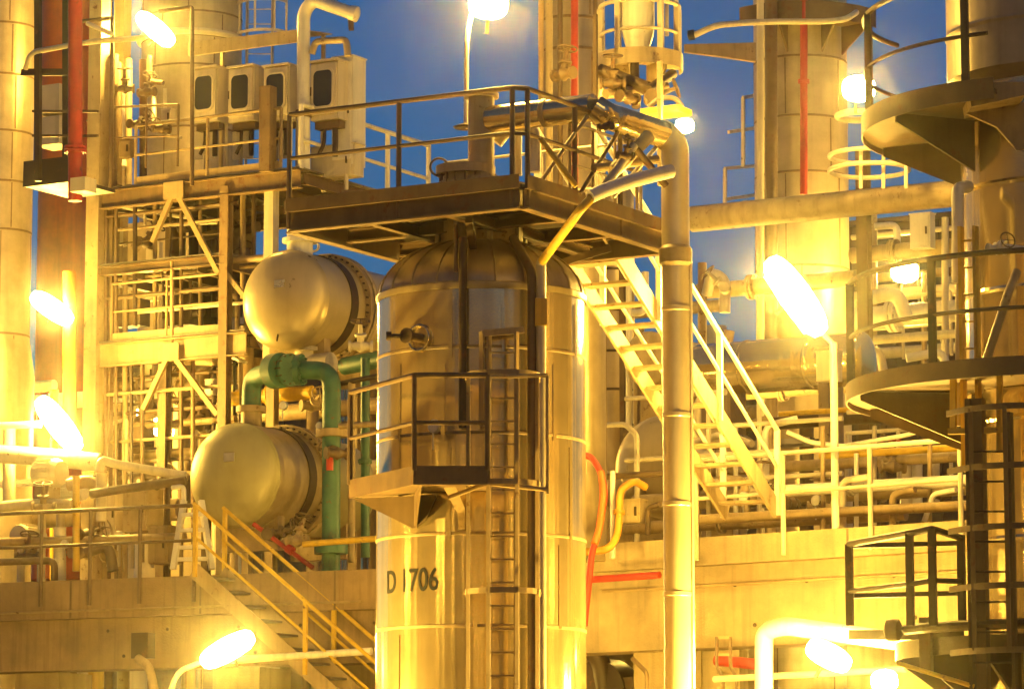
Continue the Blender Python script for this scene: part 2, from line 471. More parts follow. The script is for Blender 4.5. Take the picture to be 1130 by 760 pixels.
# deep walls under both decks (dim, far back)
for lab, D, a, b, zt in [('plain concrete back wall deep under the long left deck', LD, -40, 620, ZL - .63), ('plain concrete back wall deep under the pale right deck', RD, 620, 1180, ZR - .37)]:
    p0, p1 = D(a, 0, 9), D(b, 0, 9)
    mb = MB().prism([Vector((p0.x, p0.y, 0)), Vector((p1.x, p1.y, 0)), Vector((p1.x, p1.y, 0)) + V * .3, Vector((p0.x, p0.y, 0)) + V * .3], UP * zt)
    single(mb, 'concrete_wall', lab, 'wall', M['concrete'])

# ================================================================== MAIN DRUM  D 1706
VY = 40.4; vc = P(531, 500, VY); vc.z = 0; VR = 116 * S(VY) * .99
root = thing('process_drum', 'tall upright metal clad drum lettered D 1706 in black, in the middle', 'process drum', vc)
zt = Z(331, VY); zn = Z(266, VY)
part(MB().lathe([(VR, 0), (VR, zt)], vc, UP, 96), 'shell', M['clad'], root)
mb = MB(); prof = []
for k in range(13):
    a = PI / 2 * k / 12
    prof.append((max(VR * math.cos(a), .3), zt + (zn - zt) * 1.0 * math.sin(a)))
mb.lathe(prof, vc, UP, 96)
for k in range(22):                                   # standing seams between the gores
    a = 2 * PI * k / 22
    pts = [vc + Vector((math.cos(a) * r, math.sin(a) * r, z + .004)) for r, z in prof]
    mb.tube(pts, .014, 6, .01)
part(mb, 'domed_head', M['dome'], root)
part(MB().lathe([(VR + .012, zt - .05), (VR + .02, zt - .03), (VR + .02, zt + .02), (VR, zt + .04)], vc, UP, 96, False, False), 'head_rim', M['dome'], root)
for y in (398, 490, 598, 697, 800):
    z = Z(y, VY)
    part(MB().lathe([(VR + .001, z - .018), (VR + .007, z - .012), (VR + .007, z + .012), (VR + .001, z + .018)], vc, UP, 96, False, False), 'cladding_band', M['tan'], root)
def ondrum(px, py, dr=0.):
    dx = P(px, 500, VY - .9).x - vc.x; R_ = VR + dr; s = max(-.98, min(.98, dx / R_))
    y = vc.y - R_ * math.sqrt(1 - s * s)
    return Vector((vc.x + R_ * s, y, Z(py, y)))
mb = MB()
for px, y0, y1 in [(497, 333, 398), (556, 333, 398), (440, 398, 490), (636, 333, 398), (489, 398, 490), (612, 398, 490), (525, 598, 697), (618, 598, 697), (496, 490, 598), (440, 697, 790), (527, 697, 790), (630, 490, 598)]:
    a, b = ondrum(px, y0, .004), ondrum(px, y1, .004); n = (Vector((a.x, a.y, 0)) - vc).normalized()
    part(MB().obox(((a.x + b.x) / 2, (a.y + b.y) / 2, (a.z + b.z) / 2), .012, .045, abs(a.z - b.z) - .07, n, n.cross(UP), UP), 'lap_strip', M['clad'], root)
# small nozzle with pipe stub and its ring
a = ondrum(463, 373); n = (Vector((a.x, a.y, 0)) - vc).normalized()
nz = part(MB().tube([a - n * .05, a + n * .26], .05, 12).disc(a + n * .24, n, .085, .04, 16), 'nozzle', M['brown'], root)
part(MB().ring(a + n * .02, .14, .016, n), 'nozzle_collar', M['clad'], nz)
part(MB().tube([a + n * .2, a + n * .2 - Vector((.22, 0, 0))], .025, 8).disc(a + n * .2 - Vector((.22, 0, 0)), Vector((1, 0, 0)), .05, .06, 12), 'nozzle_valve', M['dark'], nz)
# neck under the platform
nr = 46 * S(VY)
part(MB().lathe([(nr, zn - .12), (nr, Z(236, VY))], vc, UP, 40), 'neck', M['beige'], root)
for k in range(8):
    a = 2 * PI * k / 8 + .2
    part(MB().bar(vc + Vector((math.cos(a) * (nr + .03), math.sin(a) * (nr + .03), zn - .16)), vc + Vector((math.cos(a) * (nr + .03), math.sin(a) * (nr + .03), Z(240, VY))), .05, .05), 'neck_bracket', M['galv'], root)
# lettering wrapped on the shell
def drum_text(txt, size, ang, z, R_, sx):
    cu = bpy.data.curves.new('lettering', 'FONT'); cu.body = txt; cu.size = size; cu.align_x = 'CENTER'; cu.align_y = 'CENTER'; cu.extrude = .002; cu.resolution_u = 6; cu.offset = .004
    ob = bpy.data.objects.new('lettering', cu); COL.objects.link(ob)
    bpy.context.view_layer.update()
    me = bpy.data.meshes.new_from_object(ob.evaluated_get(bpy.context.evaluated_depsgraph_get()))
    bpy.data.objects.remove(ob); bm = bmesh.new(); bm.from_mesh(me)
    bmesh.ops.subdivide_edges(bm, edges=[e for e in bm.edges if e.calc_length() > .05], cuts=3)
    for v in bm.verts:
        th = ang + v.co.x * sx / R_; rr = R_ + .004 + v.co.z
        v.co = Vector((vc.x + math.sin(th) * rr, vc.y - math.cos(th) * rr, z + v.co.y))
    bm.to_mesh(me); bm.free(); me.materials.append(M['letter']); return me
me = drum_text('D 1706', .35, rad(-42), Z(641, 39.5), VR, .76)
me.transform(Matrix.Translation(-vc)); o = bpy.data.objects.new('lettering', me); COL.objects.link(o); o.parent = root; o['label'] = 'black lettering D 1706'

# pipes running down the drum
def drumpipe(label, px, y0, y1, r, off, mat, top=None):
    a, b = ondrum(px, y0, off), ondrum(px, y1, off)
    b = Vector((a.x, a.y, b.z)); pts = ([W(top)] if top else []) + [a, b]
    return single(MB().tube(pts, r, 12), 'pipe', label, 'pipe', M[mat])
drumpipe('thin dark conduit running down the left middle of the lettered drum', 511, 262, 472, .045, .1, 'dark')
drumpipe('thin brown tube beside the dark conduit on the lettered drum', 503, 248, 300, .022, .1, 'brown')
drumpipe('dark pipe running down the drum beside its ladder cage', 587, 300, 900, .052, .12, 'brown', top=(566, 262, 39.6))
q = ondrum(597, 600, .2)
r_ = thing('pipe', 'pale steel pipe bending off the platform corner and down the drum front', 'pipe', Vector((q.x, q.y, .2)))
pts = [Vector((q.x, q.y, .2)), Vector((q.x, q.y, Z(290, q.y))), P(640, 232, 38.0), P(656, 215, 38.0), P(737, 191, 38.9)]
part(MB().tube(pts[:2] + [pts[1] + (pts[2] - pts[1]) * .04], .055, 14, 1.2), 'pipe_run', M['galv'], r_)
part(MB().tube([pts[1] + (pts[2] - pts[1]) * .03, pts[2], pts[3]], .05, 14, 2), 'sloping_run', M['yellow'], r_, 'yellow painted sloping length')
part(MB().tube([P(651, 217, 37.98), P(664, 211, 38.05), P(695, 200, 38.4), P(740, 189, 38.9)], .075, 16, 4), 'insulated_run', M['white'], r_, 'thick white insulated length')
part(MB().obox(pts[1] + Vector((0, 0, -.55)), .13, .13, .3), 'clamp', M['yellow'], r_, bevel=.02)
# ladder with cage
lb = ondrum(555, 760, .2); lb.z = .2
ladder('brown caged ladder running up the front of the lettered drum', lb, Z(366, lb.y), Vector((1, .0, 0)), Vector((0, -1, 0)), .30, 'tan',
       hoops=[Z(y, 38.6) for y in (413, 533, 652, 790)], R=.40, strap_n=4, rung=.25)
mb = MB().bar(ondrum(532, 368, .2), ondrum(578, 364, .2), .06, .07)
mb.bar(ondrum(532, 366, .2), ondrum(532, 470, .2), .05, .04)
single(mb, 'grab_bar', 'tan steel grab frame at the ladder head on the drum', 'ladder frame', M['tan'])
# side platform on the drum with gussets
zp = Z(533, 38.4); pr = thing('drum_platform', 'small dark brown bracketed platform with railing on the drum side', 'platform', Vector((P(457, 533, 38.3).x, 38.3, zp)))
A_, B_, C_ = P(386, 533, 39.7), P(457, 533, 38.25), P(538, 531, 38.25)
for q in (A_, B_, C_): q.z = zp
Ai, Ci = Vector((vc.x - VR * .99, vc.y - .05, zp)), ondrum(538, 533, .03); Ci.z = zp
inner = [Ci]
for k in range(1, 10):
    t = k / 10; q = Ci.lerp(Ai, t); n = (Vector((q.x, q.y, 0)) - vc).normalized(); inner.append(Vector((vc.x + n.x * (VR + .03), vc.y + n.y * (VR + .03), zp)))
inner.append(Ai)
part(MB().prism([A_, B_, C_] + inner, UP * .04), 'deck_plate', M['brown'], pr)
mb = MB()
for a, b in ((A_, B_), (B_, C_)): mb.bar(a + UP * .07, b + UP * .07, .02, .2)
part(mb, 'toe_plate', M['brown'], pr)
gw = ondrum(457, 583, .02)
ga = [A_ - UP * .03 + V * .06, Vector((gw.x, gw.y, zp - .03)), gw]
part(MB().prism(ga, Vector((.01, .03, 0))), 'gusset', M['brown'], pr)
gb = [B_ + V * .1 - UP * .03, Vector((gw.x, gw.y, zp - .03)), gw]
part(MB().prism(gb, Vector((.03, 0, 0))), 'gusset', M['brown'], pr)
gd = ondrum(482, 548, .02)
part(MB().prism([Vector((gw.x, gw.y, zp - .03)) , gw, ondrum(470, 574, .02), gd, Vector((gd.x, gd.y, zp - .03))], Vector((0, -.05, 0))), 'gusset', M['brown'], pr)
part(MB().prism([P(490, 538, 38.6), P(503, 537, 38.6), P(513, 560, 38.9), P(513, 583, 39.1), P(506, 583, 39.1), P(505, 566, 38.9)], Vector((.0, .05, 0))), 'bracket', M['tan'], pr)
railing('brown railing round the small bracketed platform on the drum', [A_ + UP * .12, B_ + UP * .12, C_ + UP * .12], 'brown', h=1.02, sp=2, toe=0, r=.03)
mb = MB(); mb.tube([C_ + UP * 1.12, P(604, 414, 38.5)], .022, 8); mb.tube([P(604, 414, 38.5), P(604, 545, 38.5)], .02, 8); mb.tube([P(495, 549, 38.5), P(537, 533, 38.4), P(604, 540, 38.5)], .025, 8)
single(mb, 'grab_rail', 'thin tan grab rail bracket right of the drum ladder', 'grab rail', M['tan'])

# ================================================================== TOP PLATFORM
C0 = P(576, 196, 38.4); zt = C0.z
Ls = (along(C0, -U, 319) - C0).length; Rs = (along(C0, V, 737) - C0).length
root = thing('service_platform', 'brown steel service platform spanning over the top of the drum', 'platform', Vector((C0.x, C0.y, zt - .34)))
def pf(u, v, z=0): return C0 - U * u + V * v + UP * z
for a, b in ((pf(0, 0), pf(Ls, 0)), (pf(0, 0), pf(0, Rs)), (pf(Ls, 0), pf(Ls, Rs)), (pf(0, Rs), pf(Ls, Rs))):
    d = (b - a).normalized()
    part(MB().ibeam(a - UP * .22 + d * .03, b - UP * .22 - d * .03, .12, .24), 'edge_beam', M['brown'], root)
mb = MB()
for a, b, n in ((pf(0, 0), pf(Ls, 0), -V), (pf(0, 0), pf(0, Rs), U), (pf(Ls, 0), pf(Ls, Rs), -U)):
    mb.bar(a + n * .066 - UP * .045, b + n * .066 - UP * .045, .012, .15)
part(mb, 'toe_board', M['brown'], root)
mb = MB()
for k in range(2):
    v = Rs * (k + 1) / 3; mb.ibeam(pf(.07, v, -.22), pf(Ls - .07, v, -.22), .1, .16)
for k in range(2):
    u = Ls * (k + 1) / 3; mb.ibeam(pf(u, .07, -.25), pf(u, Rs - .07, -.25), .09, .14)
part(mb, 'joist', M['brown'], root)
part(MB().prism([pf(.02, .02, -.09), pf(Ls - .02, .02, -.09), pf(Ls - .02, Rs - .02, -.09), pf(.02, Rs - .02, -.09)], UP * .03), 'deck_plate', M['grate'], root)
for u, v in ((Ls * .28, .3), (Ls * .75, Rs * .5), (.4, Rs * .8)):
    q = pf(u, v, -.34); d = (Vector((vc.x, vc.y, 0)) - Vector((q.x, q.y, 0))).normalized()
    part(MB().bar(q, Vector((vc.x - d.x * VR * .75, vc.y - d.y * VR * .75, zn - .22)), .08, .08), 'strut', M['brown'], root)
railing('brown handrail round the platform above the drum', [pf(Ls, 0), pf(.12, 0), pf(0, .12), pf(0, Rs * .97)], 'brown', h=1.0, sp=1.25, r=.03, toe=0, drop=.3)
railing('thin pale handrail along the far side of the platform above the drum', [pf(Ls - .05, Rs - .1), pf(.3, Rs - .1)], 'galv', h=1.0, sp=1.2, r=.02, toe=0)
# ---- manway and equipment on it
mc = P(538, 190, 40.6); mc.z = zt - .06
root = thing('manway_drum', 'squat beige manway nozzle with bolted cover on the platform above the drum', 'manway', mc)
R_ = 53 * S(40.6)
part(MB().lathe([(R_, 0), (R_, .30), (R_ * .98, .36)], mc, UP, 40), 'collar', M['beige'], root)
c2 = mc + Vector((-.25, 0, .36))
part(MB().lathe([(.30, 0), (.30, .06), (.26, .06), (.26, .14), (.34, .14), (.34, .24), (.1, .26)], c2, UP, 32), 'cover', M['beige'], root)
part(MB().rings_bolts(c2 + UP * .1, UP, .29, 16, .014, .2), 'bolt_ring', M['brown'], root)
part(MB().tube([mc + Vector((.12, -R_, .18)), mc + Vector((.12, -R_ - .1, .18))], .075, 14), 'side_nozzle', M['dark'], root)
part(MB().ring(mc + Vector((-.55, -.1, .58)), .1, .014, Vector((0, 1, 0))), 'lifting_eye', M['brown'], root)
# outlet stub and overhead line to the downpipe
st = P(531, 170, 40.5); st.z = mc.z + .3
root = thing('overhead_pipe', 'fat clad overhead pipe from the manway to the tall downpipe', 'pipe', st)
zc = Z(131, 40.4); stt = Vector((st.x, st.y, Z(106, 40.5))); r = .155
part(MB().lathe([(.15, 0), (.15, stt.z - st.z)], st, UP, 20), 'riser', M['beige'], root)
part(MB().disc(stt, UP, .2, .05, 24), 'flange', M['beige'], root)
part(MB().disc(st + UP * .12, UP, .22, .06, 24).rings_bolts(st + UP * .12, UP, .19, 12, .012, .12), 'flange', M['beige'], root)
h0 = Vector((st.x + .1, st.y - .05, zc)); h1 = along(h0, U, 655); h2 = h1 + U * .12
PX = 747
dpY = 40.4
e0 = P(676, 130, h1.y + .25); e1 = P(PX, 166, dpY); 
part(MB().tube([h0, h1], r, 20), 'pipe_run', M['clad'], root)
part(MB().tube([h1, P(668, 127, h1.y + .02), e0, P(733, 149, dpY - .02)], r, 20, 1.6), 'pipe_run', M['clad'], root)
part(MB().disc(h0.lerp(h1, .55), U, r * 1.06, .06, 24), 'cladding_band', M['beige'], root)
# second low pale U bend
pipe('pale insulated loop pipe on the platform right of the manway', [(548, 158, 40.7), (560, 143, 40.7), (590, 140, 40.5), (590, 190, 40.5)], 7, 'white')
pipe('short upright pipe under the pale loop on the platform', [(572, 150, 41), (572, 194, 41)], 4, 'galv')
pipe('bright yellow slanting drain tube on the platform', [(597, 154, 38.7), (636, 206, 38.7)], 3.2, 'yellow')
for i, (a, b, r, m, lab) in enumerate([((676, 190, 39.6), (716, 150, 39.9), 8, 'beige', 'fat slanting beige pipe under the overhead pipe elbow'), ((668, 205, 39.4), (700, 160, 39.6), 5, 'galv', 'thin slanting grey pipe beside the platform railing'),
                                       ((690, 150, 39.6), (735, 205, 39.9), 4, 'brown', 'thin brown pipe sloping down to the downpipe'), ((655, 186, 39.5), (725, 176, 40.1), 5, 'tan', 'tan pipe lying level behind the railing right corner')]):
    pipe(lab, [a, b], r, m)
valve('small brown handwheel valve on the platform under the overhead pipe', (690, 172, 39.5), .5, .5, .5)
valve('small brown handwheel valve against the railing corner post on the platform', (668, 140, 39.5), -.6, -1.2, .45)
# ---- tall downpipe
c = P(PX, 500, dpY); r = 15.5 * S(dpY)
root = thing('downpipe', 'tall pale clad downpipe standing right of the drum', 'pipe', Vector((c.x, c.y, 0)))
part(MB().tube([Vector((c.x, c.y, 0)), Vector((c.x, c.y, Z(160, dpY))), P(733, 148, dpY), P(726, 146, dpY)], r, 28, 1.3), 'pipe_run', M['palepipe'], root)
for y in (285, 341, 458, 556, 655):
    part(MB().lathe([(r * 1.0, -.03), (r * 1.05, -.02), (r * 1.05, .02), (r * 1.0, .03)], Vector((c.x, c.y, Z(y, dpY))), UP, 28, False, False), 'cladding_band', M['palepipe'], root)
part(MB().lathe([(r, -.12), (r * 1.18, -.08), (r * 1.18, .08), (r, .12)], Vector((c.x, c.y, Z(283, dpY))), UP, 28, False, False), 'collar', M['beige'], root)
part(MB().bar(Vector((c.x + r * 1.02, c.y - .04, Z(760, dpY))), Vector((c.x + r * 1.02, c.y - .04, Z(290, dpY))), .03, .05), 'seam_strip', M['palepipe'], root)
pp = pf(-.05, Rs, 0)
mb = MB().bar(Vector((pp.x, pp.y, Z(288, pp.y))), Vector((pp.x, pp.y, Z(140, pp.y))), .09, .09)
single(mb, 'steel_post', 'dark rusty hanger post at the right end of the platform beside the downpipe', 'post', M['brown'])

# right staircase from the platform down to the pale deck
T = P(618, 272, 42.2); b_ = along(T, V, 800); 
sl = (b_ - T).length; drop = T.z - Z(566, b_.y)
t0 = T - V * (sl * .12) + UP * (drop * .12)
stairs('pale steel staircase slanting down right from the drum platform to the pale deck', t0, V, sl * 1.12, drop * 1.12, U, (along(T, U, 676) - T).length, 15, 'beige', hh=1.0, railmat='white', sides=(0, 1), post_n=3)
print('stairs', sl, drop, b_.y, b_.z, 'ZR', ZR, RD(860).y)
# ================================================================== RIGHT TOWER WITH ROUND PLATFORMS
TY = 38.0; tc = P(1178, 500, TY); tc.z = 0; TR = 111 * S(TY)
root = thing('process_tower', 'huge clad tower carrying round platforms at the right edge', 'tower', tc)
zs_ = Z(92, TY)
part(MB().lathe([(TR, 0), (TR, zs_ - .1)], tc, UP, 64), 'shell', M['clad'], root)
part(MB().lathe([(TR, zs_ - .12), (TR + .13, zs_), (TR + .13, Z(-200, TY))], tc, UP, 64), 'upper_shell', M['cladw'], root)
for y in (215, 330, 470, 600, 720): part(MB().lathe([(TR + .001, Z(y, TY) - .03), (TR + .012, Z(y, TY)), (TR + .001, Z(y, TY) + .03)], tc, UP, 64, False, False), 'cladding_band', M['clad'], root)
for y in (42,): part(MB().lathe([(TR + .131, Z(y, TY) - .03), (TR + .145, Z(y, TY)), (TR + .131, Z(y, TY) + .03)], tc, UP, 64, False, False), 'cladding_band', M['cladw'], root)
def pol(c, R_, a, z): return Vector((c.x + math.cos(rad(a)) * R_, c.y + math.sin(rad(a)) * R_, z))
def round_platform(label, c, z, R0, R1, a0, a1, mat, toe=.2, brk=(), rail=None, rlabel=None, posts=(), h=1.08, railmat=None, rr=.03, mids=(.52,), bdrop=.55):
    root = thing('round_platform', label, 'platform', Vector((c.x + math.cos(rad(a0)) * R1, c.y + math.sin(rad(a0)) * R1, z)))
    n = max(8, int((a1 - a0) / 6)); A = [a0 + (a1 - a0) * k / n for k in range(n + 1)]
    bm = MB(); prof = lambda a: [pol(c, R0, a, z), pol(c, R1, a, z), pol(c, R1, a, z + .05), pol(c, R0, a, z + .05)]
    bm._faces([prof(a) for a in A]); part(bm, 'deck_plate', M[mat], root)
    bm = MB(); prof = lambda a: [pol(c, R1 + .003, a, z - .06), pol(c, R1 + .018, a, z - .06), pol(c, R1 + .018, a, z + toe), pol(c, R1 + .003, a, z + toe)]
    bm._faces([prof(a) for a in A]); part(bm, 'toe_board', M[mat], root)
    for a in brk:
        t = Vector((-math.sin(rad(a)), math.cos(rad(a)), 0)) * .03
        part(MB().prism([pol(c, R0, a, z - .004), pol(c, R1 - .05, a, z - .004), pol(c, R1 - .05, a, z - .1), pol(c, R0, a, z - bdrop)], t), 'bracket', M[mat], root)
    if rail:
        rm = M[railmat or mat]
        rt = thing('round_railing', rlabel, 'railing', pol(c, R1 - .03, rail[0], z))
        AR = [rail[0] + (rail[1] - rail[0]) * k / 24 for k in range(25)]
        part(MB().tube([pol(c, R1 - .03, a, z + h) for a in AR], rr, 8, .01), 'top_rail', rm, rt)
        for m in mids: part(MB().tube([pol(c, R1 - .03, a, z + h * m) for a in AR], rr * .75, 8, .01), 'mid_rail', rm, rt)
        for a in posts: part(MB().bar(pol(c, R1 - .03, a, z), pol(c, R1 - .03, a, z + h), .075, .05), 'post', rm, rt)
    return root
R1 = 240 * S(TY)
round_platform('upper dark round platform on the right tower, just above the fat level pipe', tc, Z(143, TY), TR + .03, 219 * S(TY), 110, 243, 'brown', .16, (150, 205), (140, 241), 'dark railing on the upper round platform of the right tower', (186, 234), h=1.22, railmat='dark')
round_platform('middle dark round platform on the right tower with a curved rim', tc, Z(437, TY), TR + .03, R1, 120, 300, 'brown', .13, (150, 190, 255), (176, 296), 'dark curved railing on the middle round platform of the right tower', (180, 225.5, 256, 292), h=1.2, railmat='dark')
round_platform('lowest dark round platform on the right tower near the bottom corner', tc, Z(722, TY), TR + .03, 190 * S(TY), 120, 300, 'dark', .12, (165, 200, 232, 262), bdrop=.6)
root = thing('landing_railing', 'dark square framed railing standing left of the lowest tower platform', 'railing', P(937, 690, 37.6))
q = [P(938, 690, 37.9), P(1005, 690, 36.6), P(1030, 690, 36.4), P(1062, 690, 36.9)]
for i, a in enumerate(q): part(MB().bar(Vector((a.x, a.y, Z((690, 690, 690, 690)[i], a.y))), Vector((a.x, a.y, Z((600, 587, 583, 590)[i], a.y))), .075, .05), 'post', M['dark'], root)
for f, nm in ((lambda i: (600, 588, 583, 593)[i], 'top_rail'), (lambda i: (652, 644, 640, 641)[i], 'mid_rail')):
    pts = [Vector((a.x, a.y, Z(f(i), a.y))) for i, a in enumerate(q)]
    part(MB().tube(pts, .036 if nm == 'top_rail' else .028, 8, .5), nm, M['dark'], root)
for y in (602, 657): part(MB().bar(P(940, y, 38.2), P(1062, y - 3, 38.2), .05, .05), 'mid_rail', M['dark'], root)
part(MB().bar(P(938, 700, 38.0), P(1062, 700, 37.0), .06, .1), 'base_bar', M['dark'], root)
# swing bar with a knob end
pts = [pol(tc, 2.02, a, Z(690, 36.5)) for a in (205, 215, 225, 235, 245, 255, 265, 275)]
root = thing('swing_bar', 'dark curved bar with round knob end in front of the lowest tower platform', 'bar', pts[0])
part(MB().tube(pts, .055, 10, .01), 'bar', M['dark'], root)
part(MB().lathe([(.02, -.1), (.11, -.06), (.12, 0), (.11, .06), (.03, .1)], pts[0] + Vector((-.12, 0.05, .0)), Vector((1, -.4, 0)), 16), 'knob', M['brown'], root)
part(MB().bar(pts[0] + Vector((.2, -.1, .12)), pts[0] + Vector((.2, -.1, -.45)), .12, .08), 'bracket', M['brown'], root)
pipe('thin yellow brace running under the lowest tower platform', [(990, 731, 36.2), (1075, 757, 36.0)], 2.5, 'yellow')
# tower ladders and the yellow gate
ladder('yellow upright ladder on the right tower rising above the middle platform', P(1073, 520, 36.7), Z(250, 36.7), Vector((1, -.2, 0)), Vector((-.5, -.9, 0)), .15, 'yellow', rung=.28, thick=1.5)
l = P(1092, 500, 36.0); l.z = .1
ladder('dark caged ladder on the right tower below the yellow gate', l, Z(455, 36.0), Vector((1, -.1, 0)), Vector((.35, -.93, 0)), .42, 'dark', hoops=[Z(y, 36) for y in (456, 520, 586, 650, 720)], R=.42, strap_n=4, rung=.3, cmat='brown', thick=1.3)
for px, w_, m, lab in ((1070, 7, 'dark', 'thin dark square post left of the tower cage ladder'), (1081, 12, 'brown', 'thick brown square post left of the tower cage ladder')):
    a = P(px, 500, 36.35); single(MB().bar(Vector((a.x, a.y, 0)), Vector((a.x, a.y, Z(440, 36.35))), w_ * S(36), w_ * S(36)), 'steel_post', lab, 'post', M[m], bevel=.008)
root = thing('safety_gate', 'bright yellow safety gate hood under the middle tower platform rim', 'gate', P(1052, 470, 36.4))
part(MB().tube([P(1044, 414, 36.4), P(1052, 405, 36.4), P(1104, 404, 36.3), P(1118, 410, 36.2)], .05, 10, 1), 'top_bar', M['yellow'], root)
part(MB().bar(P(1052, 405, 36.42), P(1052, 474, 36.42), .06, .05), 'post', M['yellow'], root)
part(MB().bar(P(1103, 405, 36.32), P(1103, 500, 36.32), .05, .05), 'post', M['yellow'], root)
part(MB().bar(P(1046, 476, 36.4), P(1112, 474, 36.3), .05, .06), 'bottom_bar', M['yellow'], root)
pipe('white insulated pipe with a top bend against the right tower', [(1068, 206, 37.2), (1057, 208, 36.9), (1057, 312, 36.9)], 7, 'white', bend=1)
pipe('thin pale pipe below the white pipe beside the tower ladder', [(1057, 312, 36.95), (1057, 470, 36.95)], 3, 'cream')
single(MB().prism([P(1068, 92, 36.3), P(1132, 90, 36.1), P(1132, 105, 36.1), P(1072, 118, 36.3)], Vector((0, .6, 0))), 'steel_bracket', 'pale wedge bracket on the right tower beside the upper platform', 'bracket', M['tan'])
single(MB().prism([P(1066, 125, 36.6), P(1100, 140, 36.6), P(1122, 165, 36.7), P(1132, 165, 36.7), P(1132, 112, 36.6)], Vector((0, .06, 0))), 'steel_gusset', 'big tan triangular gusset plate on the right tower', 'gusset', M['tan'])
valve('white elbow valve on the right tower beside the ladder', (1100, 275, 36.7), .4, 1.3, .55, 'white', 'brown')
pipe('short white nozzle pipe poking left from the right tower behind the railing', [(1098, 272, 36.7), (1128, 276, 36.9)], 5, 'white')
pipe('slanting beige strut pipe on the right tower under the nozzle', [(1122, 300, 36.9), (1112, 325, 36.7), (1088, 400, 36.8), (1080, 432, 37.3)], 5, 'beige')

# ================================================================== TALL CENTRE RIGHT COLUMN
CYd = 62
column('tall clad column with a red pipe up its front, right of centre', 888, CYd, 52, -160, None, 'cladw', (12, 72, 137, 198, 300, 420), seams=5)
pipe('slim brown riser running up the left side of the tall centre right column', [(851, -60, 60.4), (851, 640, 60.4)], 7, 'brown')
pipe('slim bright riser at the left edge of the tall centre right column', [(839, -60, 60.2), (839, 640, 60.2)], 4, 'cream')
pipe('thin red pipe running up the tall centre right column', [(887, -60, 60.6), (887, 214, 60.6)], 4.2, 'red', flanges=[(0, .55)])
cc = P(888, 500, CYd)
round_platform('dark platform segment high on the right side of the tall column', cc, Z(38, CYd), 56 * S(CYd), 92 * S(CYd), 220, 330, 'brown', .25, (250, 290, 320), bdrop=.5)
root = thing('hoop_rail', 'curved pale hoop rail with black end left of the tall column', 'rail', P(764, 40, 58.5))
part(MB().tube([(764, 40, 58.5), (790, 28, 58.3), (840, 24, 59.2), (930, 24, 59.2), (945, 14, 60)], .052, 10, 14), 'rail_tube', M['cream'], root)
part(MB().lathe([(.02, -.07), (.085, -.05), (.09, .05), (.02, .07)], (763, 39, 58.5), Vector((1, -.2, .1)), 14), 'end_cap', M['black'], root)
single(MB().prism([P(755, 49, 59), P(834, 47, 59.6), P(834, 68, 59.6), P(800, 63, 59.3), P(755, 57, 59)], Vector((0, .12, 0))), 'cantilever_arm', 'tapered tan cantilever arm reaching left from the tall column', 'bracket', M['tan'])
for i, (y0, lab) in enumerate(((108, 'small white guard rail frame left of the tall column, the upper one'), (186, 'small white guard rail frame left of the tall column, the lower one'))):
    x0 = (820, 800)[i]; root = thing('guard_rail', lab, 'railing', P(x0, y0 + (75, 40)[i], 63))
    part(MB().bar(P(x0, y0, 63), P(x0, y0 + (76, 40)[i], 63), .06, .05), 'post', M['white'], root)
    part(MB().bar(P(x0, y0, 63), P(836, y0 - 3, 64), .05, .06), 'top_rail', M['white'], root)
    part(MB().bar(P(x0 - (16 if i == 0 else 0), y0 + 38 - 4 * i, 63), P(836, y0 + 33 - 4 * i, 64), .05, .06), 'mid_rail', M['white'], root)
# fat level pipe
a = P(764, 242, 55); b = along(a, U, 1075)
pipe('fat level pipe crossing in front of the tall column to the right tower', [a, b], 14.5, 'beige', bands=[(0, .2), (0, .42), (0, .78)], seg=24)
# cage hoops and rails around the round lamp
for y, x0, x1, lab in ((128, 924, 972, 'bright curved hoop around the small round floodlight right of the tall column'), (172, 915, 1003, 'pale curved hoop below the round floodlight'), (188, 915, 1003, 'lower pale curved hoop below the round floodlight')):
    r = (x1 - x0) / 2 * S(52); c = P((x0 + x1) / 2, y, 52)
    single(MB().ring(c, r, .035 if y > 130 else .05, UP, seg=36), 'cage_hoop', lab, 'ladder hoop', M['cream'])
for px in (950, 975, 1000):
    single(MB().bar(P(px, 165, 51.6), P(px, 208, 51.6), .05, .03), 'cage_strap', 'pale upright strap joining the hoops, %s' % {950: 'the left one under the lamp', 975: 'the middle one', 1000: 'the right one near the tower'}[px], 'ladder strap', M['cream'])
postthing('brown upright post behind the hoops right of the tall column', 952, 165, 600, 54, 13, 'brown')

# ================================================================== CENTRE BACK COLUMN + SMALL VESSEL
column('brown clad column behind the platform with a red pipe on its front', 632, 48, 37, -160, 620, 'dome', (26, 60, 118), seams=4)
pipe('red pipe running down the brown column behind the platform', [(634, -60, 46.9), (634, 205, 46.9)], 4.2, 'red')
for px, r, m, lab in ((597, 3, 'tan', 'thin tan riser left of the brown column'), (606, 4, 'beige', 'beige riser left of the brown column'), (618, 3, 'brown', 'thin brown riser on the brown column left of the red pipe'), (657, 2.5, 'brown', 'thin brown riser right of the red pipe')):
    pipe(lab, [(px, -60, 46.8), (px, 205, 46.8)], r, m)
sv = P(704, 60, 44)
root = thing('hopper_vessel', 'small white vessel with tapered bottom on the high round platform', 'vessel', Vector((sv.x, sv.y, Z(60, 44))))
part(MB().lathe([(.07, 0), (.13, .02), (.19, .22), (.21, .35), (.21, 2.2)], Vector((sv.x, sv.y, Z(60, 44))), UP, 32), 'shell', M['white'], root)
part(MB().lathe([(.09, -.08), (.09, 0)], Vector((sv.x, sv.y, Z(60, 44))), UP, 16), 'outlet', M['black'], root)
sc_ = P(706, 72, 44.3)
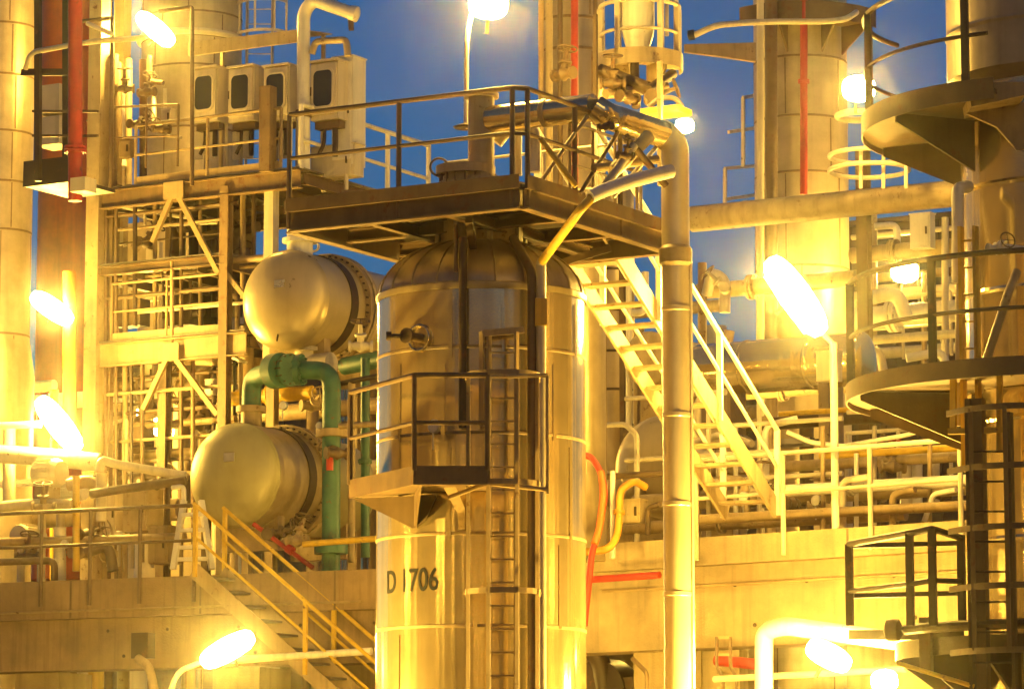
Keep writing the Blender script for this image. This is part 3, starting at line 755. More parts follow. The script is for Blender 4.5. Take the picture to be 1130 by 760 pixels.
round_platform('small round platform under the white tapered vessel', sc_, Z(74, 44.3), .12, 47 * S(44), 130, 380, 'beige', .14, (190, 250, 310), (170, 372), 'pale hoop railing round the white tapered vessel platform', (172, 235, 300, 340, 370), h=.75, railmat='cream', rr=.03, bdrop=.5)
for i, (a, b, r, m, lab) in enumerate([((661, 78, 43.6), (715, 98, 43.4), 8, 'brown', 'brown pipe under the small round platform'), ((700, 66, 43.9), (702, 118, 43.6), 5, 'dark', 'dark outlet pipe below the white tapered vessel'),
      ((668, 104, 43.2), (735, 96, 43.8), 6, 'tan', 'tan cross pipe below the small round platform'), ((715, 100, 43.2), (742, 82, 44.2), 6, 'brown', 'brown stub pipe right under the small round platform')]):
    pipe(lab, [a, b], r, m)
for i, (px, py, lab) in enumerate(((676, 92, 'brown handwheel valve under the small round platform, nearest the column'), (693, 108, 'brown handwheel valve under the small round platform, the middle one'), (718, 108, 'tan handwheel valve under the small round platform, the right one'), (622, 82, 'small handwheel valve on the brown column above the overhead pipe'))):
    valve(lab, (px, py, 43.2), i * .8, (.4, -.9, 1.2, .2)[i], .8, 'brown' if i != 2 else 'tan', 'brown')
single(MB().gbox(P(735, 124, 43), .5, .4, .07), 'lamp_shelf', 'yellow green shelf plate above the small floodlight at the downpipe top', 'shelf', M['yellow'])
pipe('thin bowed tube above the yellow green shelf plate', [(716, 118, 43), (728, 108, 43), (745, 108, 43), (753, 118, 43)], 3, 'cream', bend=4)
postthing('thin pale post rising in front of the small round platform', 728, 68, 205, 42.5, 5, 'tan', kind='b')
postthing('thin brown post at the left of the small round platform', 657, 16, 205, 43.4, 4, 'brown', kind='b')
pipe('grey ladder stringer beside the white vessel against the sky, left one', [(736, -40, 45), (736, 40, 45)], 2.2, 'galv')
pipe('grey ladder stringer beside the white vessel against the sky, right one', [(746, -40, 45), (746, 66, 45)], 2.8, 'white')

# ================================================================== RIGHT DECK EQUIPMENT
railing('pale yellow railing along the front edge of the pale deck', [RD(770, .0, -.04), RD(866, .0, -.04), RD(1062, .0, -.04)], 'cream', h=1.0, sp=1.15, r=.032, toe=.0, drop=.3)
pst = RD(920, 0, .06)
root = thing('lamp_post', 'tall white lamp post at the deck edge holding the biggest floodlight', 'lamp post', pst - UP * .1)
part(MB().tube([pst - UP * .12, Vector((pst.x, pst.y, Z(378, pst.y)))], .05, 10), 'pole', M['white'], root)
part(MB().bar(Vector((pst.x, pst.y, Z(380, pst.y))), P(885, 345, pst.y + .3), .05, .05), 'arm', M['white'], root)
# big horizontal bright vessel on the rack
def drumlying(label, c, axis, r, L, mat, dome=.3, bands=(.3, .7), saddles=True, nm='horizontal_vessel', zfoot=None):
    c = W(c); axis = axis.normalized()
    root = thing(nm, label, 'vessel', c - UP * r)
    prof = [(r * math.cos(PI / 2 * (1 - k / 6)), -L / 2 - dome * r * math.cos(PI / 2 * k / 6) * 1.0) for k in range(7)]
    prof = [(max(.01, r * math.sin(PI / 2 * k / 6)), -L / 2 - dome * r * math.cos(PI / 2 * k / 6)) for k in range(7)]
    prof += [(x, -y) for x, y in reversed(prof)]
    part(MB().lathe(prof, c, axis, 40), 'shell', M[mat], root)
    for t in bands:
        z = -L / 2 + L * t; part(MB().lathe([(r, z - .04), (r + .012, z - .02), (r + .012, z + .02), (r, z + .04)], c, axis, 40, False, False), 'cladding_band', M[mat], root)
    if saddles:
        for t in (-.3, .3):
            q = c + axis * L * t; zf = zfoot if zfoot is not None else q.z - r - .4
            part(MB().obox(Vector((q.x, q.y, (zf + q.z - r * .8) / 2)), .16, r * 1.3, (q.z - r * .8) - zf, axis, axis.cross(UP), UP), 'saddle', M['tan'], root)
    return root
a = P(760, 410, 52.6); b = along(a, U, 948)
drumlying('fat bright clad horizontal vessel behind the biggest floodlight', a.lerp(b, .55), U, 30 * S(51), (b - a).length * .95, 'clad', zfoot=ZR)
drumlying('beige horizontal vessel seen end on behind the tall downpipe', P(733, 515, 51) + V * .9, V, 56 * S(51), 2.0, 'hx', .35, (.12, .5), zfoot=ZR)
drumlying('smaller beige horizontal vessel above it, behind the staircase treads', P(715, 395, 53) + V * .8, V, 30 * S(53), 1.6, 'beige', .3, (.4,), zfoot=ZR + .5)
drumlying('small dull clad vessel lying low left of the red hose', P(652, 540, 50) + V * .6, V, 23 * S(50), 1.2, 'dome', .3, (.4,), zfoot=ZR)
column('dark brown clad column behind the upper right staircase', 676, 56, 25, 205, 640, 'dome', (300, 345, 390, 432, 470), bandmat='dark')
pipe('bright thin riser right of the dark brown column behind the stairs', [(694, 250, 54), (694, 620, 54)], 3.4, 'white')
postthing('brown steel post right of the dark brown column behind the stairs', 687, 290, 610, 54.3, 6, 'brown')
postthing('pale steel post behind the stairs near the downpipe', 705, 360, 610, 54.5, 9, 'beige')
rk = [  # level pipes along the deck: px0, px1, py, Y, r, mat, label
 (860, 1075, 457, 51, 3, 'yellow', 'thin yellow level pipe under the middle tower platform'),
 (690, 1075, 478, 54, 7, 'brown', 'brown level pipe at the back of the deck rack'),
 (905, 1075, 503, 48.6, 4, 'yellow', 'bright yellow level pipe along the deck rack'),
 (780, 1075, 520, 50.5, 6, 'tan', 'tan level pipe behind the bright yellow level pipe'),
 (868, 1075, 541, 47.6, 6.5, 'white', 'white level pipe along the deck rack'),
 (700, 1075, 556, 50, 10, 'beige', 'fat beige level pipe low on the deck rack'),
 (770, 1075, 573, 47.9, 5.5, 'tan', 'dull tan level pipe with flanges at the bottom of the deck rack'),
 (690, 1000, 583, 49.5, 7, 'tan', 'tan level pipe near the deck surface behind the stair foot'),
 (648, 735, 527, 49, 3.5, 'brown', 'thin brown level pipe between the red hose and the downpipe'),
 (755, 1075, 438, 60, 8, 'tan', 'tan level pipe far behind the fat bright vessel'),
 (940, 1075, 352, 58, 12, 'white', 'fat white level pipe behind the middle platform railing'),
 (940, 1075, 377, 57, 5, 'cream', 'cream level pipe below the fat white level pipe'),
 (940, 1075, 282, 58, 9, 'tan', 'tan level pipe just above the middle platform railing'),
 (940, 1075, 262, 60, 3, 'cream', 'thin cream level pipe under the fat level pipe'),
 (770, 945, 322, 60, 9, 'beige', 'beige level pipe between the staircase and the biggest floodlight'),
]
for x0, x1, y, Y, r, m, lab in rk:
    a = P(x0, y, Y); b = along(a, U, x1)
    pipe(lab, [a, b], r, m, flanges=[(0, .35)] if r > 6 else (), name='level_pipe')
vt = [(768, 500, 590, 49, 4, 'tan', 'thin tan upright pipe on the deck right of the downpipe'), (1000, 488, 560, 52, 7, 'cream', 'cream upright pipe on the deck, left of a close pair'), (1012, 486, 560, 52, 6, 'white', 'white upright pipe on the deck, right of a close pair'),
      (1032, 500, 560, 52, 5, 'cream', 'short cream upright pipe on the deck near the tower'), (890, 455, 600, 53, 8, 'brown', 'brown upright pipe behind the lamp post'), (960, 230, 460, 59, 8, 'beige', 'beige upright pipe behind the middle platform railing'),
      (975, 470, 600, 51, 4, 'brown', 'thin brown upright pipe under the middle platform'), (848, 300, 430, 61, 9, 'cream', 'cream upright pipe just left of the biggest floodlight'), (775, 290, 440, 58, 5, 'tan', 'tan upright pipe behind the staircase rail'),
      (1043, 240, 400, 57, 4, 'cream', 'cream upright pipe near the tower behind the railing'), (1020, 300, 420, 60, 3, 'tan', 'thin tan upright pipe behind the railing')]
for px, y0, y1, Y, r, m, lab in vt: pipe(lab, [(px, y0, Y), (px, y1, Y)], r, m, name='upright_pipe')
el = [([(795, 560, 49), (795, 505, 49), (770, 500, 49.4), (755, 505, 49.6)], 5, 'cream', 'cream bent pipe under the staircase, the tall one'), ([(822, 575, 48), (822, 530, 48), (800, 528, 48.6), (780, 532, 49)], 4.5, 'tan', 'tan bent pipe under the staircase, the low one'),
      ([(800, 345, 57), (800, 308, 57), (785, 300, 57), (780, 325, 57.2)], 6, 'white', 'white hooked pipe behind the staircase rail'), ([(845, 560, 49), (845, 470, 49), (880, 462, 49)], 4, 'white', 'white bent pipe right of the staircase foot'),
      ([(760, 490, 50), (800, 478, 50), (830, 490, 49.6)], 4, 'cream', 'cream bowed pipe behind the staircase treads'), ([(955, 330, 56), (990, 322, 56), (1000, 350, 56)], 8, 'white', 'white elbow pipe behind the middle platform railing'),
      ([(868, 476, 48), (895, 488, 48), (930, 492, 47.8), (1000, 480, 47), (1060, 462, 46.6)], 2.5, 'white', 'white drooping cable pipe running right from the staircase rail to the tower')]
for pts, r, m, lab in el: pipe(lab, pts, r, m, name='bent_pipe', bend=2.6)
for i, (px, py, Y, lab, m) in enumerate([(905, 560, 48.2, 'handwheel valve on the deck rack right of the lamp post', 'tan'), (872, 556, 48.2, 'handwheel valve on the deck rack left of the lamp post', 'brown'), (965, 548, 49, 'handwheel valve on the fat beige level pipe under the middle platform', 'tan'),
      (985, 515, 49, 'red handled valve on the deck rack under the middle platform', 'tan'), (760, 545, 49.2, 'handwheel valve beside the beige vessel end, right of the downpipe', 'brown'), (808, 515, 49.4, 'handwheel valve under the staircase treads', 'cream'),
      (838, 540, 48.6, 'handwheel valve by the staircase foot', 'cream'), (800, 318, 56.5, 'pale handwheel valve behind the staircase rail near the sky', 'cream'), (1040, 545, 48.5, 'handwheel valve on the deck rack nearest the tower', 'brown')]):
    valve(lab, (px, py, Y), i * 1.1, (.2, -.8, 1.3)[i % 3], .9, m, 'red' if py == 515 and px == 985 else 'brown')
def boxthing(name, label, cat, c, su, sv, sz, mat, bevel=.015): return single(MB().gbox(W(c), su, sv, sz), name, label, cat, M[mat], bevel=bevel)
def cabinet(name, label, cat, c, su, sv, sz, mat, legs=None):
    c = W(c); root = thing(name, label, cat, c - UP * sz / 2)
    part(MB().gbox(c, su, sv, sz), 'body', M[mat], root, bevel=.015)
    part(MB().gbox(c - V * (sv / 2 + .012), su * .88, .022, sz * .9), 'door', M[mat], root, bevel=.006)
    part(MB().bar(c - V * (sv / 2 + .04) + U * su * .34 - UP * .06, c - V * (sv / 2 + .04) + U * su * .34 + UP * .06, .025, .025), 'handle', M['dark'], root)
    part(MB().gbox(c + UP * (sz / 2 + .012), su * 1.08, sv * 1.1, .022), 'lid', M[mat], root)
    if legs:
        for k in (-1, 1): part(MB().bar(c + U * su * .4 * k - UP * sz / 2, c + U * su * .4 * k - UP * (sz / 2 + legs), .05, .05), 'leg', M['galv'], root)
    return root
cabinet('junction_box', 'white lit junction box on the rack behind the right tower railing', 'junction box', (1018, 256, 57), .35, .2, .55, 'white')
cabinet('junction_box', 'cream junction box between the fat bright vessel and the tall column', 'junction box', (915, 405, 49.5), .3, .2, .4, 'cream')
cabinet('junction_box', 'small beige box on the deck left of the downpipe above the yellow pipe', 'junction box', (699, 565, 48.4), .3, .2, .3, 'beige')

# red hose and pipes between drum and downpipe
root = thing('fire_hose', 'red hose looping down beside the drum to the deck edge', 'hose', P(648, 676, 46.5))
part(MB().tube([P(640, 502, 47), P(652, 503, 47), P(663, 520, 46.9), P(668, 545, 46.8), P(661, 585, 46.7), P(653, 610, 46.6), P(650, 640, 46.5), P(645, 690, 46.5)], .042, 10, 3), 'hose', M['red'], root)
part(MB().tube([P(663, 520, 46.88), P(666, 545, 46.78), P(661, 585, 46.68), P(656, 600, 46.6)], .047, 10, 3), 'sleeve', M['orange'], root)
pipe('orange yellow bent pipe with a red end beside the red hose', [(712, 537, 47.4), (700, 530, 47.2), (684, 540, 47), (682, 590, 46.9), (672, 606, 46.8), (640, 609, 46.9)], 4.2, 'ochre', flanges=[(2, .5)])
pipe('thin red level pipe on the beam below the pale deck', [(640, 640, 46.9), (728, 634, 46.2)], 3.8, 'red')
pipe('thin white upright conduit between the red hose and the orange pipe', [(676, 520, 47.2), (676, 616, 47)], 3, 'white')

# lower right: white pipe goal with lamps, pier ladder, machine in the opening
pipe('thick white bent pipe frame at bottom right below the lowest floodlight', [(843, 900, 42.4), (843, 696, 42.4), (866, 690, 42.2), (1015, 710, 41.4)], 10, 'white', bend=1.2, seg=20)
root = thing('pier_ladder', 'short dark ladder frame on the yellow concrete wall left of the white bent pipe', 'ladder', P(800, 760, 45.3))
for x in (791, 806): part(MB().tube([P(x, 702, 45.3), P(x, 735, 45.3), P(x + 7, 747, 45.2), P(x + 7, 790, 45.2)], .022, 8), 'rail', M['brown'], root)
for y in (703, 722, 742, 758): part(MB().bar(P(791, y, 45.3), P(808, y, 45.3), .03, .03), 'rung', M['tan'], root)
pipe('dull red pipe through the wall behind the short pier ladder', [(790, 728, 45.8), (840, 733, 45.4)], 6, 'red')
pipe('pale yellow level rail low on the concrete wall left of the white bent pipe', [(788, 749, 45), (1000, 738, 43.2)], 3.5, 'cream')
root = thing('pump_unit', 'dark pump with curved casing inside the opening under the pale deck', 'pump', P(665, 760, 50))
part(MB().lathe([(.1, -.3), (.42, -.25), (.45, .2), (.2, .35)], P(668, 762, 50.5), V, 24), 'casing', M['dark'], root)
part(MB().tube([P(668, 770, 50.3), P(664, 730, 50.3), P(650, 712, 50.3)], .14, 14, 2), 'discharge_pipe', M['dark'], root)
part(MB().gbox(P(690, 768, 50.4), .5, .5, .5), 'motor', M['brown'], root, bevel=.06)
pipe('thin bent brown handrail pipe left of the tall downpipe near the bottom', [(698, 726, 45.6), (714, 742, 45.4), (714, 800, 45.4)], 2.5, 'brown')
# ================================================================== LEFT STEEL FRAME
FY = 61.0
F0 = P(330, 205, FY)
def fr(px, py, back=0.):
    q = along(F0, -U, px) if px <= 330 else along(F0, U, px)
    if back: q = along(q + V * back, U, px)          # same picture column, a bay further back
    return P(px, py, q.y)
fpost = [(104, -60, 680, 0, 17, 'beige', 'fat pale steel column at the left end of the steel frame', 'b'), (121, 60, 640, .2, 7, 'rustbrown', 'thin brown steel column next to the fat pale one', 'b'),
         (248, 206, 640, 0, 11, 'rustbrown', 'brown steel column right of the inverted V braces', 'i'), (298, 190, 420, .1, 12, 'cream', 'pale steel column behind the upper exchanger, under the cabinets', 'b'),
         (293, 96, 190, -.1, 14, 'rustbrown', 'stout brown post at the right end of the cabinet platform railing', 'b'), (186, 206, 640, 3, 8, 'brown', 'brown steel column in the back row behind the braces, the left one', 'i'),
         (230, 206, 640, 3, 8, 'brown', 'brown steel column in the back row behind the braces, the right one', 'i'), (275, 206, 640, 3, 9, 'tan', 'tan steel column in the back row left of the upper exchanger', 'i'), (182, 392, 640, .2, 11, 'rustbrown', 'brown steel column below the lower frame platform', 'i')]
for px, y0, y1, bk, w_, m, lab, k in fpost:
    a = fr(px, 400, bk); b = Vector((a.x, a.y, Z(y0, a.y))); a = Vector((a.x, a.y, ZL if y1 > 500 else Z(y1, a.y))); mb = MB()
    (mb.bar(b, a, w_ * S(a.y), w_ * S(a.y)) if k == 'b' else mb.ibeam(b, a, w_ * S(a.y), w_ * S(a.y), .02))
    single(mb, 'steel_column', lab, 'column', M[m], group='columns of the left steel frame')
def frame_floor(label, x0, x1, y, depth, mat, bh=.32):
    q0, q1 = fr(x0, y), fr(x1, y); z = fr(330, y).z; q0.z = q1.z = z
    root = thing('frame_platform', label, 'platform', q0 - UP * bh)
    D = V * depth
    for a, b in ((q0, q1), (q0 + D, q1 + D)): part(MB().ibeam(a - UP * (bh / 2 + .02), b - UP * (bh / 2 + .02), .16, bh), 'main_beam', M[mat], root)
    mb = MB(); n = 4
    for k in range(n + 1):
        a = q0.lerp(q1, k / n); mb.ibeam(a + V * .09 - UP * .16, a + D - V * .09 - UP * .16, .1, .2)
    part(mb, 'joist', M['brown'], root)
    part(MB().prism([q0 - V * .05, q1 - V * .05, q1 + D, q0 + D], UP * .03), 'deck_plate', M['grate'], root)
    return q0, q1, z
A1, B1, Z1 = frame_floor('upper steel platform of the left frame carrying the windowed cabinets', 108, 332, 186, 3.2, 'rustbrown')
A2, B2, Z2 = frame_floor('lower steel platform of the left frame above the lit pipes', 108, 272, 360, 3.0, 'tan', .4)
A3, B3, Z3 = frame_floor('middle brown steel floor inside the left frame', 112, 250, 272, 3.0, 'brown', .16)
railing('tan railing along the front of the cabinet platform', [along(A1, U, 150) - V * .02 + UP * .04, B1 - U * .4 - V * .02 + UP * .04], 'tan', h=1.05, sp=1.5, r=.03, toe=.13)
railing('bright pale railing running back along the right side of the cabinet platform', [B1 + UP * .0, B1 + V * 4.2], 'white', h=1.12, sp=1.5, r=.045, toe=.0, mids=(.45,))
railing('tan railing along the front of the lower frame platform', [A2 + U * .3 + UP * .04, B2 - U * .5 + UP * .04], 'tan', h=1.0, sp=1.2, r=.025, toe=.12)
railing('brown railing on the middle floor inside the left frame', [along(A3 + V * .5, U, 130), along(A3 + V * .5, U, 246)], 'brown', h=.95, sp=1.3, r=.022, toe=0)
for i, (apx, y0, pts, lab) in enumerate(((195, 210, ((170, 268), (243, 302)), 'upper'), (190, 388, ((160, 452), (242, 458)), 'lower'))):
    for j, (x, y) in enumerate(pts):
        a = fr(apx, y0); b = fr(x, y)
        single(MB().bar(a - V * .05, b - V * .05, .07, .09), 'brace', 'tan slanting brace of the %s inverted V in the left frame, the %s arm' % (lab, ('shorter left', 'longer right')[j]), 'brace', M['tan'])
    a = fr(apx, y0 + 1); single(MB().gbox(a - V * .1, .42, .02, .3), 'gusset_plate', 'tan gusset plate where the %s inverted V braces meet' % lab, 'gusset', M['tan'])
single(MB().bar(fr(248, 300), fr(298, 362), .06, .08), 'brace', 'tan slanting brace between the frame and the upper exchanger', 'brace', M['tan'])
pipe('thin pale bowed pipe under the cabinet platform in the left frame', [fr(112, 222, .4), fr(150, 232, .4), fr(206, 240, .6)], 2.2, 'cream', bend=9)
pipe('yellowish level pipe under the lower frame platform', [fr(118, 396, .5), fr(245, 400, .5)], 4, 'beige')
pipe('tan level pipe in the left frame just above the middle railing', [fr(122, 298, .2), fr(300, 284, .2)], 4, 'tan', flanges=[(0, .5)])
# tall bent conduits at the top
pipe('dark bent conduit rising in front of the lit floodlight at top left', [fr(176, 13, -.3), fr(212, 8, -.3), fr(212, 205, -.3)], 2.4, 'brown', bend=1.5)
pipe('brown bent conduit rising left of the lit floodlight at top left', [fr(90, 24, -.3), fr(124, 20, -.3), fr(122, 208, -.3)], 2.4, 'brown', bend=1.2)
pp_ = [(130, 70, 205, 5, 'brown', 'brown upright pipe left of the tan column, the left one'), (142, 66, 205, 4, 'beige', 'beige upright pipe left of the tan column, the middle one'), (158, 66, 205, 4.5, 'brown', 'brown upright pipe left of the tan column, the right one'),
       (136, 105, 185, 4, 'white', 'short white upright pipe left of the tan column'), (170, 104, 135, 2.5, 'cream', 'small cream upright tube left of the tan column'), (112, 100, 180, 4, 'tan', 'tan upright pipe beside the fat pale column')]
for px, y0, y1, r, m, lab in pp_: pipe(lab, [fr(px, y0, .5 + rnd.random()), fr(px, y1, .5 + rnd.random() * .2)], r, m, name='upright_pipe')
for px, w_, m, lab in ((134, 14, 'tan', 'broad tan steel column behind the pipes left of the tan tower'), (116, 10, 'brown', 'broad brown steel column behind the pipes beside the red pipe')):
    a = fr(px, 100, 2); single(MB().bar(Vector((a.x, a.y, ZL)), Vector((a.x, a.y, Z(-60, a.y))), w_ * S(a.y), w_ * S(a.y)), 'steel_column', lab, 'column', M[m])
for i, (px, py, lab) in enumerate([(138, 98, 'brown handwheel valve high on the pipes left of the tan tower, the upper one'), (150, 138, 'brown handwheel valve on the pipes left of the tan tower, the lower one'), (118, 142, 'brown handwheel valve beside the fat pale column'), (162, 102, 'brown handwheel valve just under the top left floodlight'), (178, 142, 'dark lever valve behind the cabinet platform railing')]):
    valve(lab, fr(px, py, .3), i * .9, (.3, 1.2, -.9)[i % 3], .85, 'brown', 'brown')
# ---- analyser cabinets
cp = thing('analyser_cabinet', '', 'cabinet'); W_, H_, D_ = .50, .80, .42
X, Yv = Vector((1, 0, 0)), Vector((0, 1, 0))
body = part(MB().obox((0, 0, H_ / 2), W_, D_, H_), 'body', M['cream'], cp, bevel=.02)
door = part(MB().obox((0, -D_ / 2 - .022, H_ / 2 + .02), W_ * .93, .04, H_ * .88), 'door', M['cream'], cp, bevel=.015)
def rrect(w, h, r, y, cz, n=5):
    out = []
    for cx, cz_, a0 in ((w / 2 - r, h / 2 - r, 0), (-w / 2 + r, h / 2 - r, 90), (-w / 2 + r, -h / 2 + r, 180), (w / 2 - r, -h / 2 + r, 270)):
        for k in range(n + 1):
            a = rad(a0 + 90 * k / n); out.append(Vector((cx + r * math.cos(a), y, cz + cz_ + r * math.sin(a))))
    return out
win = part(MB().prism(rrect(.34, .50, .08, -D_ / 2 - .046, H_ / 2 + .03), Vector((0, -.008, 0))), 'window', M['glass'], door)
fm = MB(); o_, i_ = rrect(.40, .56, .1, -D_ / 2 - .042, H_ / 2 + .03), rrect(.34, .50, .08, -D_ / 2 - .042, H_ / 2 + .03)
for k in range(len(o_)):
    j = (k + 1) % len(o_); fm.prism([o_[k], o_[j], i_[j], i_[k]], Vector((0, -.022, 0)))
part(fm, 'window_frame', M['cream'], door)
part(MB().obox((-W_ * .42, -D_ / 2 - .05, H_ / 2), .025, .03, .12), 'handle', M['dark'], door)
part(MB().obox((0, -.02, H_ + .02), W_ * 1.05, D_ * 1.2, .03), 'lid', M['cream'], cp)
part(MB().tube([Vector((-.1, -.05, 0)), Vector((-.1, -.05, -.3)), Vector((-.2, -.05, -.45))], .03, 8).tube([Vector((.1, -.05, 0)), Vector((.1, -.05, -.5))], .045, 8), 'cable_gland', M['dark'], cp)
part(MB().obox((0, -.05, -.06), W_ * .9, .16, .1), 'terminal_strip', M['brown'], cp, bevel=.01)
legl = [part(MB().bar((Vector((sx * .21, .1, 0))), Vector((sx * .21, .1, -.95)), .05, .05), 'leg', M['cream'], cp) for sx in (-1, 1)]
wh = ['leftmost', 'second', 'third', 'rightmost']
for i, px in enumerate((234, 274, 313, 366)):
    o = cp if i == 0 else copy_tree(cp)
    o.rotation_euler.z = -GA; o.location = fr(px, 137 - i * .8, .65); s = (1.06, 1.06, 1.06, 1.12)[i]; o.scale = (s, s, s * 1.12)
    o['label'] = 'cream instrument cabinet with dark rounded window, %s of the four' % wh[i]; o['category'] = 'cabinet'; o['group'] = 'windowed cabinets on the upper frame platform'
cabinet('tall_cabinet', 'tall plain cream cabinet right of the windowed cabinets, against the sky', 'cabinet', fr(385, 125, .95), .42, .42, 1.9, 'white', .2)
cabinet('low_cabinet', 'low cream cabinet under the rightmost windowed cabinet', 'cabinet', fr(372, 180, .9), .9, .3, .55, 'cream')
for i, px in enumerate((226, 268, 310)):
    boxthing('tray_panel', 'pale back panel below the windowed cabinets, %s of three' % ('left', 'middle', 'right')[i], 'panel', fr(px, 160, .95), .42, .05, .5, 'white')
q0, q1 = fr(207, 62, .3), fr(332, 46, .3)
root = thing('canopy', 'long beige rain canopy above the windowed cabinets', 'canopy', q0)
part(MB().prism([q0, q1, q1 + UP * .2 + V * .0, q0 + UP * .22], V * .06), 'fascia', M['beige'], root)
part(MB().prism([q0 + UP * .22, q1 + UP * .2, q1 + V * 1.0 + UP * .32, q0 + V * 1.0 + UP * .34], UP * .02), 'roof_sheet', M['beige'], root)
for t in (.05, .95):
    a = q0.lerp(q1, t) + V * .9; part(MB().bar(Vector((a.x, a.y, Z1)), a + UP * .3, .06, .06), 'post', M['beige'], root)
pipe('pale hooped hand rail over the rightmost windowed cabinet', [fr(344, 60, .2), fr(348, 46, .2), fr(382, 44, .2), fr(384, 62, .2)], 4, 'beige', bend=1.5)
root = thing('vent_pipe', 'white goose neck vent pipe standing beside the windowed cabinets', 'pipe', fr(335, 189, .3))
gp = [fr(335, 189, .3), fr(335, 14, .3), fr(346, 0, .3), fr(388, 15, .3), fr(390, 18, .3)]
part(MB().tube(gp[:4], .115, 16, 1.6), 'pipe_run', M['white'], root)
part(MB().lathe([(.14, -.02), (.14, .1), (.06, .14)], gp[3], Vector((1, -.3, -.3)), 16), 'end_cap', M['white'], root)
part(MB().tube([gp[3] + Vector((-.02, 0, -.05)), gp[3] + Vector((0, 0, -.3))], .05, 10), 'drip_spout', M['brown'], root)
part(MB().tube([fr(335, 130, .3), fr(335, 122, .3)], .14, 16), 'collar', M['brown'], root)

# ---- pipes and kit inside the frame
kit = [('instrument_board', 'big tan panel standing at the back of the left frame', 'panel', (148, 286), 3.6, .9, .12, 1.35, 'beige'), ('instrument_board', 'narrow pale panel right of the big tan panel inside the frame', 'panel', (170, 300), 3.4, .3, .12, 1.1, 'cream'),
       ('tank_box', 'brown box tank inside the frame above the lower platform', 'tank', (205, 335), 2.2, .55, .5, .85, 'brown'), ('control_box', 'brown box hanging at the left column of the frame', 'box', (146, 346), .5, .55, .3, .48, 'brown'),
       ('control_box', 'brown box low on the frame columns above the tilted floodlight', 'box', (152, 482), .5, .42, .3, .32, 'brown'), ('tank_box', 'dark box on the lower platform beside the brown frame column', 'tank', (232, 345), 2.6, .6, .5, .7, 'dark')]
for nm, lab, cat, (px, py), bk, su, sv, sz, m in kit: boxthing(nm, lab, cat, fr(px, py, bk), su, sv, sz, m)
vv = [(117, 215, 520, .1, 2.5, 'brown', 'thin brown conduit running down beside the fat pale column'), (149, 205, 360, .1, 2.6, 'dark', 'thin dark conduit down the front of the left frame'), (190, 288, 398, .0, 2.4, 'tan', 'thin tan post of the frame above the lower braces'),
      (196, 235, 355, 2.5, 9, 'brown', 'fat brown upright pipe at the back of the frame, the left one'), (218, 240, 358, 2.8, 10, 'dark', 'fat dark upright pipe at the back of the frame, the right one'), (238, 235, 350, 2.4, 5, 'brown', 'brown upright pipe in the frame left of the brown frame column'),
      (133, 400, 520, .8, 6, 'tan', 'tan upright pipe under the lower platform, leftmost'), (147, 400, 560, 1.6, 4, 'cream', 'cream upright pipe under the lower platform'), (163, 396, 560, 2.2, 7, 'brown', 'brown upright pipe under the lower platform near the tilted lamp'),
      (203, 400, 560, 1.5, 7, 'brown', 'brown upright pipe under the lower platform beside the brown frame column'), (214, 410, 560, 2.4, 5, 'cream', 'cream upright pipe under the lower platform, the right one'), (226, 400, 560, 1.2, 6, 'tan', 'tan upright pipe left of the lower exchanger'),
      (262, 215, 350, 1.8, 6, 'dark', 'dark upright pipe between the frame and the upper exchanger'), (272, 360, 480, .6, 8, 'tan', 'tan upright post behind the green elbow'), (283, 395, 470, .8, 6, 'beige', 'beige upright pipe between the green pipes'),
      (128, 215, 300, 1.4, 8, 'tan', 'tan upright pipe behind the thin conduits')]
for px, y0, y1, bk, r, m, lab in vv: pipe(lab, [fr(px, y0, bk), fr(px, y1, bk)], r, m, name='upright_pipe', flanges=[(0, .62)] if r >= 6 else ())
hh = [(112, 250, 330, 1.0, 3, 'tan', 'thin tan level pipe inside the frame above the lower platform'), (118, 240, 447, .6, 3, 'brown', 'thin brown level pipe under the lower platform'), (150, 260, 470, .5, 4, 'tan', 'tan level pipe behind the lower exchanger top'),
      (200, 300, 215, 1.2, 6, 'brown', 'brown level pipe hung under the cabinet platform'), (235, 320, 250, 2.2, 5, 'brown', 'brown level pipe behind the upper exchanger'), (112, 246, 505, 1.2, 5, 'beige', 'beige level pipe left of the lower exchanger'),
      (112, 200, 425, 2.0, 7, 'cream', 'cream level pipe lit behind the frame'), (255, 345, 440, .4, 8, 'yellow', 'yellow level pipe between the two exchangers')]
for x0, x1, y, bk, r, m, lab in hh:
    a = fr(x0, y, bk); b = along(a, U, x1); pipe(lab, [a, b], r, m, name='level_pipe', flanges=[(0, .5)] if r >= 5 else ())
bb = [([(150, 500), (150, 462), (178, 455), (178, 430)], 1.0, 5, 'tan', 'tan bent pipe under the lower platform beside the brown box'), ([(130, 430), (155, 430), (160, 470)], 1.2, 5, 'brown', 'brown bent pipe left under the lower platform'),
      ([(205, 470), (225, 440), (240, 440)], 1.0, 4, 'brown', 'brown bent pipe under the lower platform at right'), ([(150, 315), (180, 315), (178, 352)], 2.8, 3, 'dark', 'thin dark bent tube across the tan panel'),
      ([(258, 300), (258, 255), (285, 250)], 1.6, 6, 'brown', 'brown bent pipe beside the pale column behind the upper exchanger'), ([(222, 262), (245, 256), (245, 300)], 2, 5, 'tan', 'tan bent pipe inside the frame near the inverted V')]
for pts, bk, r, m, lab in bb: pipe(lab, [fr(x, y, bk) for x, y in pts], r, m, name='bent_pipe')
